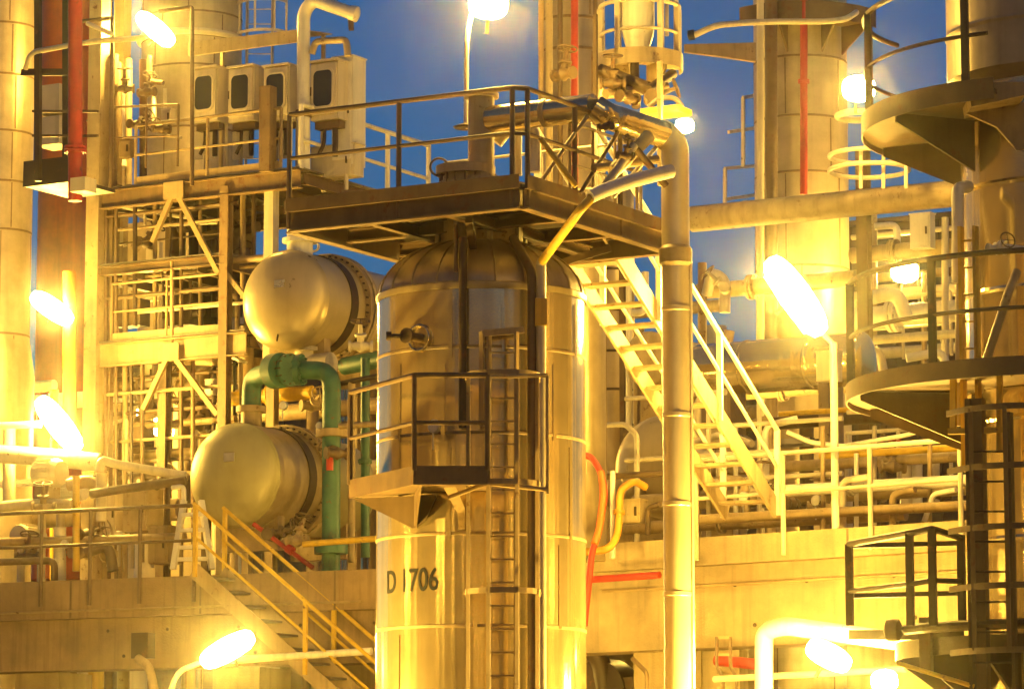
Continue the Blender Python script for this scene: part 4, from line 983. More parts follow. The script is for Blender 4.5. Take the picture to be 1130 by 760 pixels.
for i, (px, py, bk, m, lab) in enumerate([(140, 425, .6, 'tan', 'handwheel valve under the lower platform, leftmost'), (168, 448, .6, 'brown', 'brown handwheel valve under the lower platform near the short brace'), (205, 425, 1, 'tan', 'handwheel valve under the lower platform beside the brown frame column'), (222, 470, .8, 'brown', 'brown handwheel valve left of the lower exchanger'),
      (205, 250, 1.5, 'dark', 'dark handwheel valve under the cabinet platform between the braces'), (226, 312, 1.8, 'brown', 'brown handwheel valve inside the frame beside the fat dark pipe'), (265, 240, 1.2, 'brown', 'brown handwheel valve between the brown and pale columns'), (262, 280, 1.4, 'brown', 'brown handwheel valve left of the upper exchanger'),
      (160, 268, 2.8, 'dark', 'dark handwheel valve on top of the tan panel'), (215, 345, 2, 'red', 'red handwheel valve on the lower frame platform'), (344, 448, .1, 'tan', 'small tan handwheel valve left of the green downpipe')]):
    valve(lab, fr(px, py, bk), i * 1.3, (.2, 1.2, -.8)[i % 3], 1.0, 'brown' if m in ('red', 'dark') else m, m)

# ================================================================== HEAT EXCHANGERS
def exchanger(label, cpx, cpy, Y, rpx, L, mat, body):
    c = P(cpx, cpy, Y); r = rpx * S(Y)
    root = thing('heat_exchanger', label, 'heat exchanger', c - UP * r)
    prof = [(max(.01, r * math.sin(PI / 2 * k / 10)), .42 * r - .42 * r * math.cos(PI / 2 * k / 10)) for k in range(11)]
    part(MB().lathe(prof + [(r, .42 * r + .02)], c, V, 64, True, False), 'domed_end', M[mat], root)
    part(MB().lathe([(r, .42 * r + .02), (r, L)], c, V, 64, False, False), 'shell', M[body], root)
    part(MB().lathe([(r + .001, .42 * r - .01), (r + .010, .42 * r + .005), (r + .010, .42 * r + .03), (r + .001, .42 * r + .045)], c, V, 64, False, False), 'weld_band', M[mat], root)
    for t in (L, L + .16):
        part(MB().lathe([(r * .7, t - .05), (r * 1.13, t - .05), (r * 1.13, t + .05), (r * .7, t + .05)], c, V, 64, False, False), 'girth_flange', M['beige'] if t > L else M['tan'], root)
    part(MB().rings_bolts(c + V * (L + .08), V, r * 1.065, 44, .017, .36), 'bolt_ring', M['dark'], root)
    part(MB().lathe([(r * .97, L + .2), (r * .97, L + 1.6), (r * .6, L + 1.9)], c, V, 48), 'channel', M[mat], root)
    part(MB().lathe([(r * 1.001, L - .5), (r * 1.03, L - .5), (r * 1.03, L - .3), (r * 1.001, L - .3)], c, V, 48, False, False), 'strap', M['dark'], root)
    for t in (L * .5, L + 1.2):
        q = c + V * t; zb = q.z - r - .45
        part(MB().obox(Vector((q.x, q.y, q.z - r * .62 - .3)), .2, r * 1.3, .75, V, U, UP), 'saddle', M['tan'], root)
    return root, c, r
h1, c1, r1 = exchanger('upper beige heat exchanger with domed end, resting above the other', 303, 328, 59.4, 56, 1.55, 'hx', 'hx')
part(MB().tube([c1 + V * .75 + UP * r1 * .9, c1 + V * .75 + UP * (r1 + .55)], .22, 20).disc(c1 + V * .75 + UP * (r1 + .22), UP, .3, .07, 24), 'top_nozzle', M['white'], h1)
part(MB().ring(c1 + V * 1.2 + UP * (r1 * 1.13 + .08), .08, .022, V), 'lifting_lug', M['cream'], h1)
n0 = c1 + V * .75 + U * .15 - UP * r1 * .86
part(MB().tube([n0, n0 - UP * .35, n0 - UP * .35 + U * .5], .2, 18, 1.3).disc(n0 - UP * .08, UP, .28, .07, 24), 'bottom_nozzle', M['cream'], h1)
part(MB().bar(c1 + V * .12 - UP * r1 * .86 + V * -.04, c1 + V * .12 - UP * (r1 * .7) , .02, .02), 'drain_stub', M['dark'], h1)
part(MB().obox(c1 - V * .012 + UP * r1 * .26 + U * .1, .2, .014, .13, U, V, UP), 'nameplate', M['chrome'], h1)
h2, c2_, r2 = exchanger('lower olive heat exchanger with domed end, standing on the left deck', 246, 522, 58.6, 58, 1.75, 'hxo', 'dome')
part(MB().tube([c2_ + V * .8 + UP * r2 * .9, c2_ + V * .8 + UP * (r2 + .3)], .17, 18).disc(c2_ + V * .8 + UP * (r2 + .27), UP, .25, .1, 24), 'top_nozzle', M['tan'], h2)
part(MB().obox(c2_ - V * .005 + UP * r2 * .3 + U * .12, .2, .014, .14, U, V, UP), 'nameplate', M['chrome'], h2)
# exchanger cradle columns down to the deck
for px, Yb, lab in ((300, 61.4, 'tan steel leg holding up the exchangers, the left one behind'), (392, 62, 'tan steel leg holding up the exchangers, the right one beside the green pipe')):
    a = P(px, 500, Yb); single(MB().ibeam(Vector((a.x, a.y, Z(385, Yb))), Vector((a.x, a.y, ZL)), .16, .16), 'steel_column', lab, 'column', M['tan'])
# green pipes
tq = c2_ + V * .8 + UP * (r2 + .3)
gY = tq.y
root = thing('green_pipe', 'fat green elbow pipe rising from the lower exchanger nozzle', 'pipe', tq)
part(MB().tube([tq, Vector((tq.x, tq.y, Z(417, gY))), P(300, 410, gY - .5)], .16, 20, 2), 'pipe_run', M['green'], root)
ax = (P(300, 410, gY - .5) - P(270, 414, gY)).normalized()
part(MB().disc(P(306, 409, gY - .55), ax, .29, .22, 28), 'flange', M['green'], root)
part(MB().disc(P(320, 408, gY - .6), ax, .27, .06, 28), 'flange', M['green'], root)
part(MB().rings_bolts(P(316, 408, gY - .58), ax, .235, 12, .012, .24), 'bolt_ring', M['dark'], root)
root = thing('green_pipe', 'fat green pipe bending down in front of the exchangers to the deck', 'pipe', Vector((P(366, 500, 58.00).x, 58.0, ZL)))
e = P(366, 500, 58.00)
part(MB().tube([P(330, 408, 58.20), P(366, 409, 58.00), Vector((e.x, e.y, ZL))], .15, 20, 2.2), 'pipe_run', M['green'], root)
ax = Vector((1, -.3, 0)).normalized()
part(MB().disc(P(331, 408, 58.20), ax, .26, .09, 28).rings_bolts(P(331, 408, 58.20), ax, .22, 12, .016, .16), 'flange', M['green'], root)
part(MB().disc(Vector((e.x, e.y, Z(478, 58.00))), UP, .26, .12, 24), 'flange', M['tan'], root)
part(MB().disc(Vector((e.x, e.y, Z(606, 58.00))), UP, .27, .14, 24), 'flange', M['green'], root)
part(MB().tube([Vector((e.x - .02, e.y - .17, Z(498, 58.00))), Vector((e.x - .02, e.y - .17, Z(520, 58.00)))], .06, 10), 'sight_tube', M['red'], root)
pipe('thin green upright pipe between the fat green pipe and the drum', [(403, 395, 58.80), (403, 615, 58.80)], 5, 'green', flanges=[(0, .52)])
pipe('green level pipe running behind the drum from the upper exchanger', [(380, 404, 59.60), (430, 394, 58.80)], 10, 'green')
pipe('dark level pipe under the green level pipe beside the drum', [(372, 424, 58.40), (430, 412, 57.60)], 3, 'dark')
pipe('tan level pipe crossing in front of the green upright pipes', [(375, 470, 57.80), (425, 467, 57.40)], 3.5, 'tan')
pipe('tan steel tube upright right of the fat green pipe', [(388, 420, 58.20), (388, 620, 58.20)], 4, 'tan')
pipe('yellow railing tube between the exchanger and the drum above the deck', [(335, 600, 57.60), (415, 594, 57.00)], 3.5, 'yellow')
root = thing('fire_pipe', 'bright red slanting pipe behind the lower left staircase', 'pipe', P(340, 628, 58.10))
part(MB().tube([P(280, 578, 58.60), P(345, 626, 58.10)], .04, 12), 'pipe_run', M['red'], root)
part(MB().disc(P(320, 606, 58.30), (P(332, 614, 58.20) - P(280, 578, 58.60)).normalized(), .075, .12, 16), 'coupling', M['red'], root)
for i, (px, py, Y, m, lab) in enumerate([(398, 382, 58.6, 'cream', 'pale handwheel valve at the bottom nozzle of the upper exchanger'), (300, 590, 58.6, 'brown', 'brown handwheel valve under the lower exchanger, the left one'), (328, 596, 58.2, 'tan', 'tan handwheel valve under the lower exchanger, the right one'), (372, 500, 57.7, 'brown', 'brown handwheel valve on the fat green pipe')]):
    valve(lab, (px, py, Y), i * 1.2, (.4, 1.3)[i % 2], 1.0, m, 'brown')

# ================================================================== LEFT DECK: RAILING, STAIRS, KIT
railing('brown tube railing along the edge of the long left deck', [LD(-30, 0, -.05), LD(47, 0, -.05), LD(101, 0, -.05), LD(156, 0, -.05), LD(216, 0, -.05)], 'brown', h=1.12, sp=3, r=.032, toe=0, drop=.42)
st0 = LD(224, .0, .0)
stairs('tan staircase slanting down right from the long left deck in front of the fascia', LD(244, .02, -.75), dl, 4.0, 3.2, V, .75, 14, 'tan', hh=1.05, railmat='yellow', sides=(0, 1), post_n=2)
# motors and pumps
def motor(label, px, py, Y, rpx, L, mat, axis=None, foot=None):
    c = P(px, py, Y); r = rpx * S(Y); axis = (axis or V).normalized()
    root = thing('electric_motor', label, 'motor', c - UP * r)
    part(MB().lathe([(r * .3, -.02), (r * .92, 0), (r, .06), (r, L * .8), (r * .8, L)], c, axis, 32), 'casing', M[mat], root)
    mb = MB()
    for k in range(18):
        a = 2 * PI * k / 18; e1, e2 = axis.cross(UP).normalized(), UP
        d = e1 * math.cos(a) + e2 * math.sin(a); mb.obox(c + axis * L * .42 + d * r * 1.02, L * .6, .05, .012, axis, d, axis.cross(d))
    part(mb, 'cooling_fins', M[mat], root)
    part(MB().obox(c + axis * L * .4 - UP * r * 1.0 + UP * -.08, L * .6, r * 1.3, .2, axis, axis.cross(UP), UP), 'foot', M['tan'], root)
    part(MB().tube([c + axis * .1 - UP * r, Vector((c.x, c.y, ZL)) + axis * .1], .07, 10), 'pedestal', M['cream'], root)
    return root
motor('cream motor with flat round face at the left edge of the long deck', 20, 591, 60.8, 13, .6, 'cream', -V * .5 + U * 0 + V)
motor('beige drum shaped motor high on the rack at left below the floodlight', 42, 523, 60.8, 16, .5, 'cream', U)
motor('small cream motor behind the deck railing between the first two posts', 62, 545, 61.5, 10, .6, 'white', U)
cabinet('electric_cabinet', 'two tone beige electric cabinet behind the left deck railing', 'cabinet', P(158, 563, 60.20), .5, .45, .72, 'beige', .6)
cabinet('electric_cabinet', 'narrow cream cabinet left of the two tone electric cabinet', 'cabinet', P(126, 568, 60.60), .26, .25, .72, 'cream', .5)
cabinet('electric_cabinet', 'tan cabinet low behind the deck railing beside the white stepladder', 'cabinet', P(182, 602, 60.00), .4, .4, .6, 'tan')
root = thing('stepladder', 'bright white stepladder standing on the left deck by the lower exchanger', 'ladder', P(212, 626, 58.10))
for x0, x1 in ((203, 191), (222, 234)): part(MB().bar(P(x0, 552, 58.4), P(x1, 628, 58.1), .09, .07), 'rail', M['white'], root)
for y, k in ((568, .2), (585, .43), (604, .68), (617, .88)): part(MB().bar(P(203 - 12 * k, y, 58.2), P(222 + 12 * k, y - 1, 58.2), .12, .06), 'tread', M['white'], root)
part(MB().tube([P(203, 553, 58.50), P(203, 536, 58.50), P(190, 538, 58.60)], .04, 8), 'grab_handle', M['white'], root)
lk = [([(-10, 560), (30, 556), (80, 556)], 60.8, 6, 'cream', 'cream level pipe over the motors at the left edge'), ([(110, 520), (112, 507), (128, 512), (205, 525)], 59.6, 5, 'cream', 'cream pipe bending right from the tilted floodlight to the exchanger'), ([(112, 522), (112, 575)], 59.8, 6, 'cream', 'cream upright pipe below the bend near the floodlight'),
      ([(84, 525), (84, 630)], 60.2, 4, 'yellow', 'dull yellow upright pipe behind the deck railing'), ([(66, 582), (66, 640)], 60.6, 7, 'white', 'short white round topped pipe standing on the left deck'), ([(100, 545), (130, 540), (205, 530)], 59.4, 5, 'brown', 'brown pipe sloping along the rack behind the cabinets'),
      ([(-10, 598), (100, 596), (205, 592)], 60.4, 5, 'tan', 'tan level pipe behind the deck railing posts'), ([(-10, 620), (60, 618), (60, 640)], 59.8, 4, 'brown', 'brown bent pipe on the deck under the flat faced motor'), ([(95, 610), (120, 600), (125, 630)], 60.0, 6, 'brown', 'brown bent pipe on the deck under the narrow cabinet'),
      ([(10, 470), (10, 560)], 62.0, 7, 'cream', 'cream upright pipe at the left edge below the far left column'), ([(-10, 500), (60, 505), (110, 510)], 61.5, 10, 'white', 'fat white level pipe glowing under the tilted floodlight'), ([(-10, 470), (45, 468)], 61.5, 4, 'white', 'thin white level pipe left of the tilted floodlight'),
      ([(75, 535), (100, 530), (112, 545)], 60.4, 7, 'tan', 'tan elbow pipe right of the drum shaped motor')]
for pts, Y, r, m, lab in lk: pipe(lab, [(x, y, Y - x * .004) for x, y in pts], r, m, name='bent_pipe' if len(pts) > 2 else 'pipe')
for i, (px, py, lab) in enumerate([(48, 560, 'tan handwheel valve between the two left motors'), (95, 590, 'brown handwheel valve behind the second deck railing post'), (120, 612, 'brown handwheel valve on the deck below the narrow cabinet'), (30, 615, 'tan handwheel valve on the deck under the flat faced motor'), (88, 610, 'brown handwheel valve on the deck left of the narrow cabinet'), (170, 535, 'cream handwheel valve on the pipe above the two tone cabinet')]):
    valve(lab, (px, py, 60.1), i, (.3, 1.3, -.9)[i % 3], 1.0, ('tan', 'brown')[i % 2], 'brown')
# under the left deck: upright stubs and the lamp arm
for i, (px, m) in enumerate([(26, 'cream'), (46, 'tan'), (60, 'cream'), (72, 'tan'), (92, 'cream'), (106, 'yellow'), (120, 'brown'), (136, 'tan'), (300, 'cream'), (338, 'tan')]):
    lab = 'upright %s pipe in the gap under the left deck, %s' % ({'cream': 'cream', 'tan': 'tan', 'yellow': 'yellow', 'brown': 'brown'}[m], ('nearest the left edge', 'second from the left edge', 'third from the left edge', 'fourth from the left edge', 'fifth from the left edge', 'the only yellow one', 'the only brown one', 'last before the bracket box', 'right of the floodlight', 'under the staircase')[i])
    pipe(lab, [(px, 700, 63), (px, 900, 63)], 5 + (i % 3) * 2, m, name='upright_pipe', group='upright pipes under the left deck')
boxthing('bracket_box', 'dark bracket box hanging on the beam below the left deck', 'box', P(158, 712, 57.2), .32, .2, .4, 'dark')
pipe('tan bent pipe curling down below the dark bracket box', [(152, 726, 57), (165, 735, 56.8), (176, 790, 56.6)], 5, 'tan', bend=5)
pipe('thin curved lamp arm below the left deck holding the low floodlight', [(183, 775, 53), (196, 740, 52.8), (226, 729, 52.4)], 3, 'cream', bend=5)
pipe('bright level pipe behind the low floodlight under the left deck', [(240, 729, 56.5), (410, 718, 55.5)], 4, 'white')

# ================================================================== FAR LEFT: COLUMNS, CHIMNEY
column('pale clad column cut by the left edge of the picture', -6, 65, 36, -160, None, 'cladw', (32, 88, 150, 205, 258, 372), seams=5, flare=.1)
column('red orange painted chimney behind the far left column', 66, 80, 29, -160, 640, 'orange', (), bandmat='orange')
pipe('bright red upright pipe beside the chimney', [(83, -60, 55.5), (83, 222, 55.5)], 8, 'red', flanges=[(0, .8)], seg=16)
pipe('orange upright pipe low beside the fat pale steel column', [(77, 300, 62), (77, 470, 62)], 8, 'orange')
column('wide tan clad column behind the top left floodlight', 206, 70, 56, -160, 640, 'cladw', (24, 50, 82, 150, 250, 330), seams=5)
rc = P(206, 500, 70)
single(MB().ring(Vector((rc.x, rc.y, Z(47, 70))), 58 * S(70), .07, UP, seg=48), 'stiffener_ring', 'pale ring beam round the wide tan column above the canopy', 'ring', M['cream'])
root = thing('access_platform', 'dark access platform between the far left column and the red pipe', 'platform', P(55, 208, 57.5))
a, b = P(26, 206, 57.8), P(78, 200, 57.2)
part(MB().prism([a, b, b + V * 1.2, a + V * 1.2], UP * .06), 'deck_plate', M['dark'], root)
part(MB().bar(a + UP * .2, b + UP * .2, .03, .42), 'toe_board', M['dark'], root)
for px in (42, 73): part(MB().bar(P(px, 200, 57.4), P(px, -30, 57.4), .1, .08), 'post', M['dark'], root)
part(MB().bar(P(24, 80, 57.6), P(78, 80, 57.2), .06, .11), 'cross_bar', M['dark'], root)
for y in (123, 150): part(MB().bar(P(36, y, 57.6), P(108, y, 56.9), .04, .04), 'mid_rail', M['brown'], root)
pipe('cream bowed rail curving past the red pipe to the tan column', [(28, 76, 57.3), (34, 58, 57.1), (100, 46, 56.3), (160, 42, 56.3)], 3, 'cream', bend=6)
for i, (y, lab) in enumerate(((112, 'upper cream duct box between the far left column and the red pipe'), (147, 'lower cream duct box between the far left column and the red pipe'))):
    boxthing('duct_box', lab, 'duct', P(62, y, 60), .5, .5, .48, 'cream')
boxthing('lamp_cover', 'cream slanted hood box at the foot of the red pipe', 'box', P(92, 205, 55.2), .28, .3, .22, 'cream', .05)
pipe('short white slanted rod at top left beside the red pipe', [(96, 26, 56), (124, 38, 55.8)], 2.6, 'white')
lp = P(284, 300, 70); ladder('grey caged ladder against the sky right of the wide tan column', Vector((lp.x, lp.y, Z(200, 70))), Z(-40, 70), Vector((1, 0, 0)), Vector((.2, -1, 0)), .5, 'galv', hoops=[Z(y, 69.5) for y in (2, 36, -30)], R=.5, strap_n=4, rung=.3, cmat='cream')
# ================================================================== FAR BACKGROUND
def building(label, x0, x1, ytop, Y, depth, mat, ribs=.5, openings=()):
    a = P(x0, 500, Y); a.z = 0; b = along(a, U, x1); H = Z(ytop, (a.y + b.y) / 2)
    root = thing('process_building', label, 'building', a)
    part(MB().prism([a, b, b + V * depth, a + V * depth], UP * H), 'wall', M[mat], root)
    n = int((b - a).length / ribs); mb = MB()
    for k in range(n): q = a.lerp(b, (k + .5) / n) - V * .02; mb.bar(q, q + UP * (H - .02), .06, .04)
    part(mb, 'wall_ribs', M[mat], root)
    part(MB().prism([a - V * .1, b - V * .1, b + V * (depth + .1), a + V * (depth + .1)], UP * .12).obox((0, 0, -50), .01, .01, .01) if False else MB().prism([a - V * .1 + UP * H, b - V * .1 + UP * H, b + V * (depth + .1) + UP * H, a + V * (depth + .1) + UP * H], UP * .12), 'roof_edge', M['brown'], root)
    for (px, py, w_, h_) in openings:
        q = along(a, U, px); c = Vector((q.x, q.y, Z(py, q.y))) - V * .07
        f = part(MB().gbox(c, w_, .06, h_), 'window', M['cream'], root); part(MB().gbox(c - V * .035, w_ * .85, .012, h_ * .85), 'pane', M['glass'], f)
    return root
building('big brown sheeted building far behind the pumps and the left frame', -60, 420, 408, 92, 12, 'rustbrown', .6, [(130, 470, 1, 1), (230, 450, 1, 1)])  # building walls here coloured darker to deepen the shade in the gaps
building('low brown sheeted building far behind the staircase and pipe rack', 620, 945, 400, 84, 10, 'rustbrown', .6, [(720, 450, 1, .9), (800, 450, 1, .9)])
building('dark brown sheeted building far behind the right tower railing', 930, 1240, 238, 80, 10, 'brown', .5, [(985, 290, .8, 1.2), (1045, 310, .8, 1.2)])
for i, (px, y, r, lab) in enumerate([(150, 372, 16, 'far tall beige vessel behind the left frame, the left one'), (212, 262, 15, 'far tall beige vessel behind the left frame, the middle one'), (262, 330, 12, 'far slim vessel behind the left frame, near the upper exchanger'), (390, 392, 17, 'far beige vessel between the exchangers and the drum'), (790, 360, 13, 'far squat vessel behind the staircase rail')]):
    column(lab, px, 76 + i, r, y, None, 'clad' if i % 2 else 'cream', (y + 30, y + 75, y + 130))
bgp = [(-30, 60, 432, 70, 6, 'cream', 'far level pipe at the left edge above the big floodlight'), (-30, 110, 450, 72, 9, 'white', 'far fat level pipe behind the big left floodlight'), (110, 420, 415, 73, 7, 'cream', 'far cream level pipe behind the frame and green pipes'), (110, 420, 470, 71, 9, 'tan', 'far tan level pipe behind the frame and lower exchanger'),
       (110, 420, 535, 70, 8, 'cream', 'far cream level pipe low behind the cabinets'), (-30, 200, 575, 66, 12, 'tan', 'far fat tan level pipe behind the motors'), (640, 950, 470, 68, 10, 'tan', 'far tan level pipe behind the fat bright vessel'), (640, 1080, 415, 70, 6, 'cream', 'far cream level pipe behind the staircase'),
       (640, 800, 350, 66, 7, 'beige', 'far beige level pipe behind the upper staircase treads'), (930, 1080, 310, 66, 5, 'brown', 'far brown level pipe behind the tower railing'), (930, 1080, 330, 65, 7, 'cream', 'far cream level pipe behind the tower railing')]
for x0, x1, y, Y, r, m, lab in bgp:
    a = P(x0, y, Y); b = along(a, U, x1); pipe(lab, [a, b], r, m, name='level_pipe')
vb = [(118, 404, 68, 5, 'cream', 'far cream upright pipe behind the thin brown column'), (172, 400, 70, 8, 'white', 'far white upright pipe behind the lower platform'), (238, 395, 69, 6, 'cream', 'far cream upright pipe behind the brown frame column'), (195, 395, 71, 5, 'tan', 'far tan upright pipe behind the lower platform'),
      (258, 400, 68, 5, 'tan', 'far tan upright pipe behind the green elbow'), (345, 430, 68, 7, 'tan', 'far tan upright pipe behind the upper exchanger flange'), (412, 430, 68, 6, 'brown', 'far brown upright pipe just left of the drum'), (207, 272, 70, 3.4, 'white', 'thin bright upright pipe seen through the frame, the left one'), (225, 296, 70, 3.4, 'white', 'thin bright upright pipe seen through the frame, the right one'),
      (735, 330, 70, 8, 'beige', 'far beige upright pipe behind the downpipe'), (815, 380, 66, 6, 'cream', 'far cream upright pipe behind the staircase post'), (60, 430, 66, 5, 'yellow', 'far dull yellow upright pipe below the chimney'), (30, 440, 67, 4, 'tan', 'far tan upright pipe at the left edge')]
for px, y, Y, r, m, lab in vb: pipe(lab, [(px, y, Y), (px, 640, Y)], r, m, name='upright_pipe')

# ================================================================== DENSE SMALL FITTINGS
def tray(label, a, b, w=.35, mat='galv'):
    a, b = W(a), W(b); d = (b - a).normalized()
    side = d.cross(UP).normalized() if abs(d.z) < .9 else U
    root = thing('cable_tray', label, 'cable tray', a)
    for k in (-1, 1): part(MB().bar(a + side * w / 2 * k, b + side * w / 2 * k, .02, .08), 'side_rail', M[mat], root)
    n = max(2, int((b - a).length / .3));
    for k in range(n + 1): c = a.lerp(b, k / n); part(MB().bar(c - side * w / 2, c + side * w / 2, .03, .02), 'cross_slat', M[mat], root)
    for k in (-.1, .04, .1):
        part(MB().tube([a + side * k * w * 2.4 + (side.cross(d)) * .03, b + side * k * w * 2.4 + (side.cross(d)) * .03], .018, 6), 'cable', M['black'], root)
    return root
tray('level cable tray under the cabinet platform in the left frame', fr(115, 232, 1.6), fr(290, 222, 1.6))
tray('level cable tray inside the frame above the lower platform', fr(115, 318, 1.9), fr(245, 312, 1.9))
tray('level cable tray below the lower frame platform', fr(112, 412, 1.0), fr(240, 405, 1.0))
tray('upright cable tray beside the fat pale column of the frame', fr(112, 600, .8), fr(112, 215, .8), .3)
tray('upright cable tray behind the lower exchanger and the brown frame column', fr(258, 520, 1.2), fr(258, 380, 1.2), .25)
tray('level cable tray along the back of the right pipe rack', P(690, 500, 52.5), along(P(690, 500, 52.5), U, 900), .4)
tray('level cable tray behind the motors on the left deck', P(-10, 535, 63), along(P(-10, 535, 63), U, 110), .4)
for i, (px, y, bk, s, m, lab) in enumerate([(128, 262, 1.0, .22, 'cream', 'small cream box behind the brace in the left frame'), (214, 292, 1.2, .2, 'tan', 'small tan box right of the tan panel in the frame'), (166, 412, .6, .24, 'cream', 'small cream box under the lower platform near the short brace'),
        (234, 428, .5, .2, 'white', 'small white box left of the green elbow'), (130, 455, .4, .2, 'tan', 'small tan box on the frame beside the tilted floodlight'), (186, 130, .5, .2, 'cream', 'small cream box hanging at the cabinet platform rail end'), (270, 205, .2, .18, 'white', 'small white box under the cabinet platform beam'),
        (140, 165, .4, .24, 'tan', 'small tan box at the foot of the pipes on the cabinet platform')]):
    cabinet('instrument_box', lab, 'instrument box', fr(px, y, bk), s, .14, s * 1.3, m)
def gauge(label, c, r=.075):
    c = W(c); root = thing('pressure_gauge', label, 'gauge', c - UP * r)
    part(MB().lathe([(r * .9, 0), (r, .01), (r, .05), (r * .5, .06)], c, V, 18), 'case', M['chrome'], root)
    part(MB().lathe([(r * .85, -.004), (r * .85, .001)], c, V, 18), 'dial', M['white'], root)
    part(MB().tube([c - UP * r, c - UP * (r + .18)], .012, 6), 'stem', M['chrome'], root)
for px, py, Y, lab in ((352, 470, 58.2, 'round pressure gauge left of the fat green pipe'), (312, 447, 58.6, 'round pressure gauge between the two exchangers'), (478, 470, 39.0, 'round pressure gauge on the drum behind its side platform'), (900, 552, 47.9, 'round pressure gauge on the deck rack beside the lamp post'),
        (820, 548, 47.9, 'round pressure gauge under the staircase foot'), (130, 590, 60, 'round pressure gauge under the narrow cream cabinet'), (70, 600, 60, 'round pressure gauge behind the left deck railing')):
    gauge(lab, (px, py, Y))
tb = [([(126, 208), (126, 300), (180, 300), (180, 352)], .3, 1.6, 'dark', 'thin dark tubing bent twice inside the frame, left'), ([(160, 208), (160, 250), (240, 246)], .5, 1.6, 'cream', 'thin cream tubing under the cabinet platform'), ([(235, 300), (210, 305), (210, 352)], .4, 1.8, 'brown', 'thin brown tubing beside the brown frame column inside the frame'),
      ([(115, 470), (140, 462), (140, 520), (190, 515)], .3, 2.2, 'cream', 'cream tubing bent round the low brown box'), ([(240, 480), (215, 482), (215, 560)], .5, 2.4, 'tan', 'tan tubing bent down left of the lower exchanger'), ([(118, 402), (118, 440), (150, 444)], .6, 3, 'white', 'white bent pipe lit under the lower platform'),
      ([(186, 400), (186, 470), (230, 466)], 1.8, 4, 'cream', 'cream bent pipe behind the brown frame column under the lower platform'), ([(206, 500), (206, 530), (170, 535)], 1.2, 3, 'tan', 'tan bent pipe above the two tone cabinet'), ([(240, 330), (262, 326), (262, 372)], .8, 3, 'tan', 'tan bent pipe right of the brown frame column'),
      ([(262, 376), (250, 392), (272, 400)], .3, 2, 'white', 'thin white bent tube above the green elbow'), ([(246, 372), (280, 366), (290, 385)], .3, 2, 'cream', 'thin cream bent tube left under the upper exchanger'),
      ([(165, 62), (165, 90), (180, 92)], 1.0, 3, 'brown', 'brown bent pipe left of the wide tan column'), ([(182, 98), (182, 150), (200, 152)], .5, 2, 'cream', 'thin cream bent tube left of the windowed cabinets'), ([(104, 70), (118, 66), (118, 118)], .6, 3, 'cream', 'cream bent pipe right of the bright red pipe')]
for pts, bk, r, m, lab in tb: pipe(lab, [fr(x, y, bk) for x, y in pts], r, m, name='bent_pipe')
rb = [([(690, 345, 55), (712, 345, 55), (712, 300, 55)], 4, 'white', 'white bent pipe seen through the upper staircase treads'), ([(770, 470, 50), (770, 440, 50), (800, 432, 49.6)], 4, 'cream', 'cream bent pipe behind the staircase middle'), ([(820, 470, 49.5), (850, 460, 49), (850, 500, 49)], 3.5, 'tan', 'tan bent pipe left of the fat bright vessel foot'),
      ([(930, 590, 47), (930, 530, 47), (960, 526, 46.8)], 4, 'cream', 'cream bent pipe right of the lamp post'), ([(985, 580, 46.6), (985, 545, 46.6), (1010, 540, 46.4)], 4, 'tan', 'tan bent pipe under the middle tower platform'), ([(1020, 575, 46.5), (1030, 545, 46.5), (1055, 540, 46.2)], 3, 'white', 'white bent pipe on the rack nearest the tower'),
      ([(965, 250, 58), (990, 248, 58), (990, 280, 58), (1040, 278, 57.6)], 4, 'white', 'white bent pipe above the middle tower railing'), ([(945, 390, 57), (970, 385, 57), (975, 410, 57)], 5, 'cream', 'cream bent pipe behind the middle railing at left'), ([(1000, 395, 56), (1040, 388, 56), (1048, 420, 56)], 5, 'white', 'white bent pipe behind the middle railing at right'),
      ([(775, 400, 53), (800, 392, 53), (805, 365, 53)], 6, 'beige', 'beige bent pipe on the left end of the fat bright vessel'), ([(650, 470, 50), (690, 468, 49.6), (703, 480, 49.4), (703, 605, 49.4)], 3, 'cream', 'cream bent pipe between the drum and the beige vessel end'), ([(715, 590, 48.2), (715, 560, 48.2), (728, 556, 48)], 3, 'brown', 'brown bent pipe left of the downpipe on the deck')]
for pts, r, m, lab in rb: pipe(lab, pts, r, m, name='bent_pipe')
for a_, b_, lab in (((770, 505), (800, 503), 'small white guard rail piece on the deck behind the staircase'), ((935, 478), (1050, 470), 'cream guard rail at the back of the deck under the middle tower platform'), ((945, 330), (1050, 322), 'cream guard rail on the far rack behind the tower railing')):
    Y = 50 if a_[1] > 400 else 59; a = P(a_[0], a_[1] + 70, Y); b = along(a, U, b_[0])
    railing(lab, [a, b], 'cream', h=70 * S(Y), sp=1.0, r=.028, toe=0)
# cable conduits and fixings on the concrete fascias
for (a, b, z, lab) in ((LD(-30, -.5, -.03), LD(400, -.5, -.03), 0, 'thin grey conduit clipped along the left deck fascia'), (RD(660, -.62, .12), RD(1100, -.62, .12), 0, 'thin grey conduit clipped along the beam under the pale deck')):
    single(MB().tube([a, b], .018, 8), 'conduit', lab, 'conduit', M['tan'])

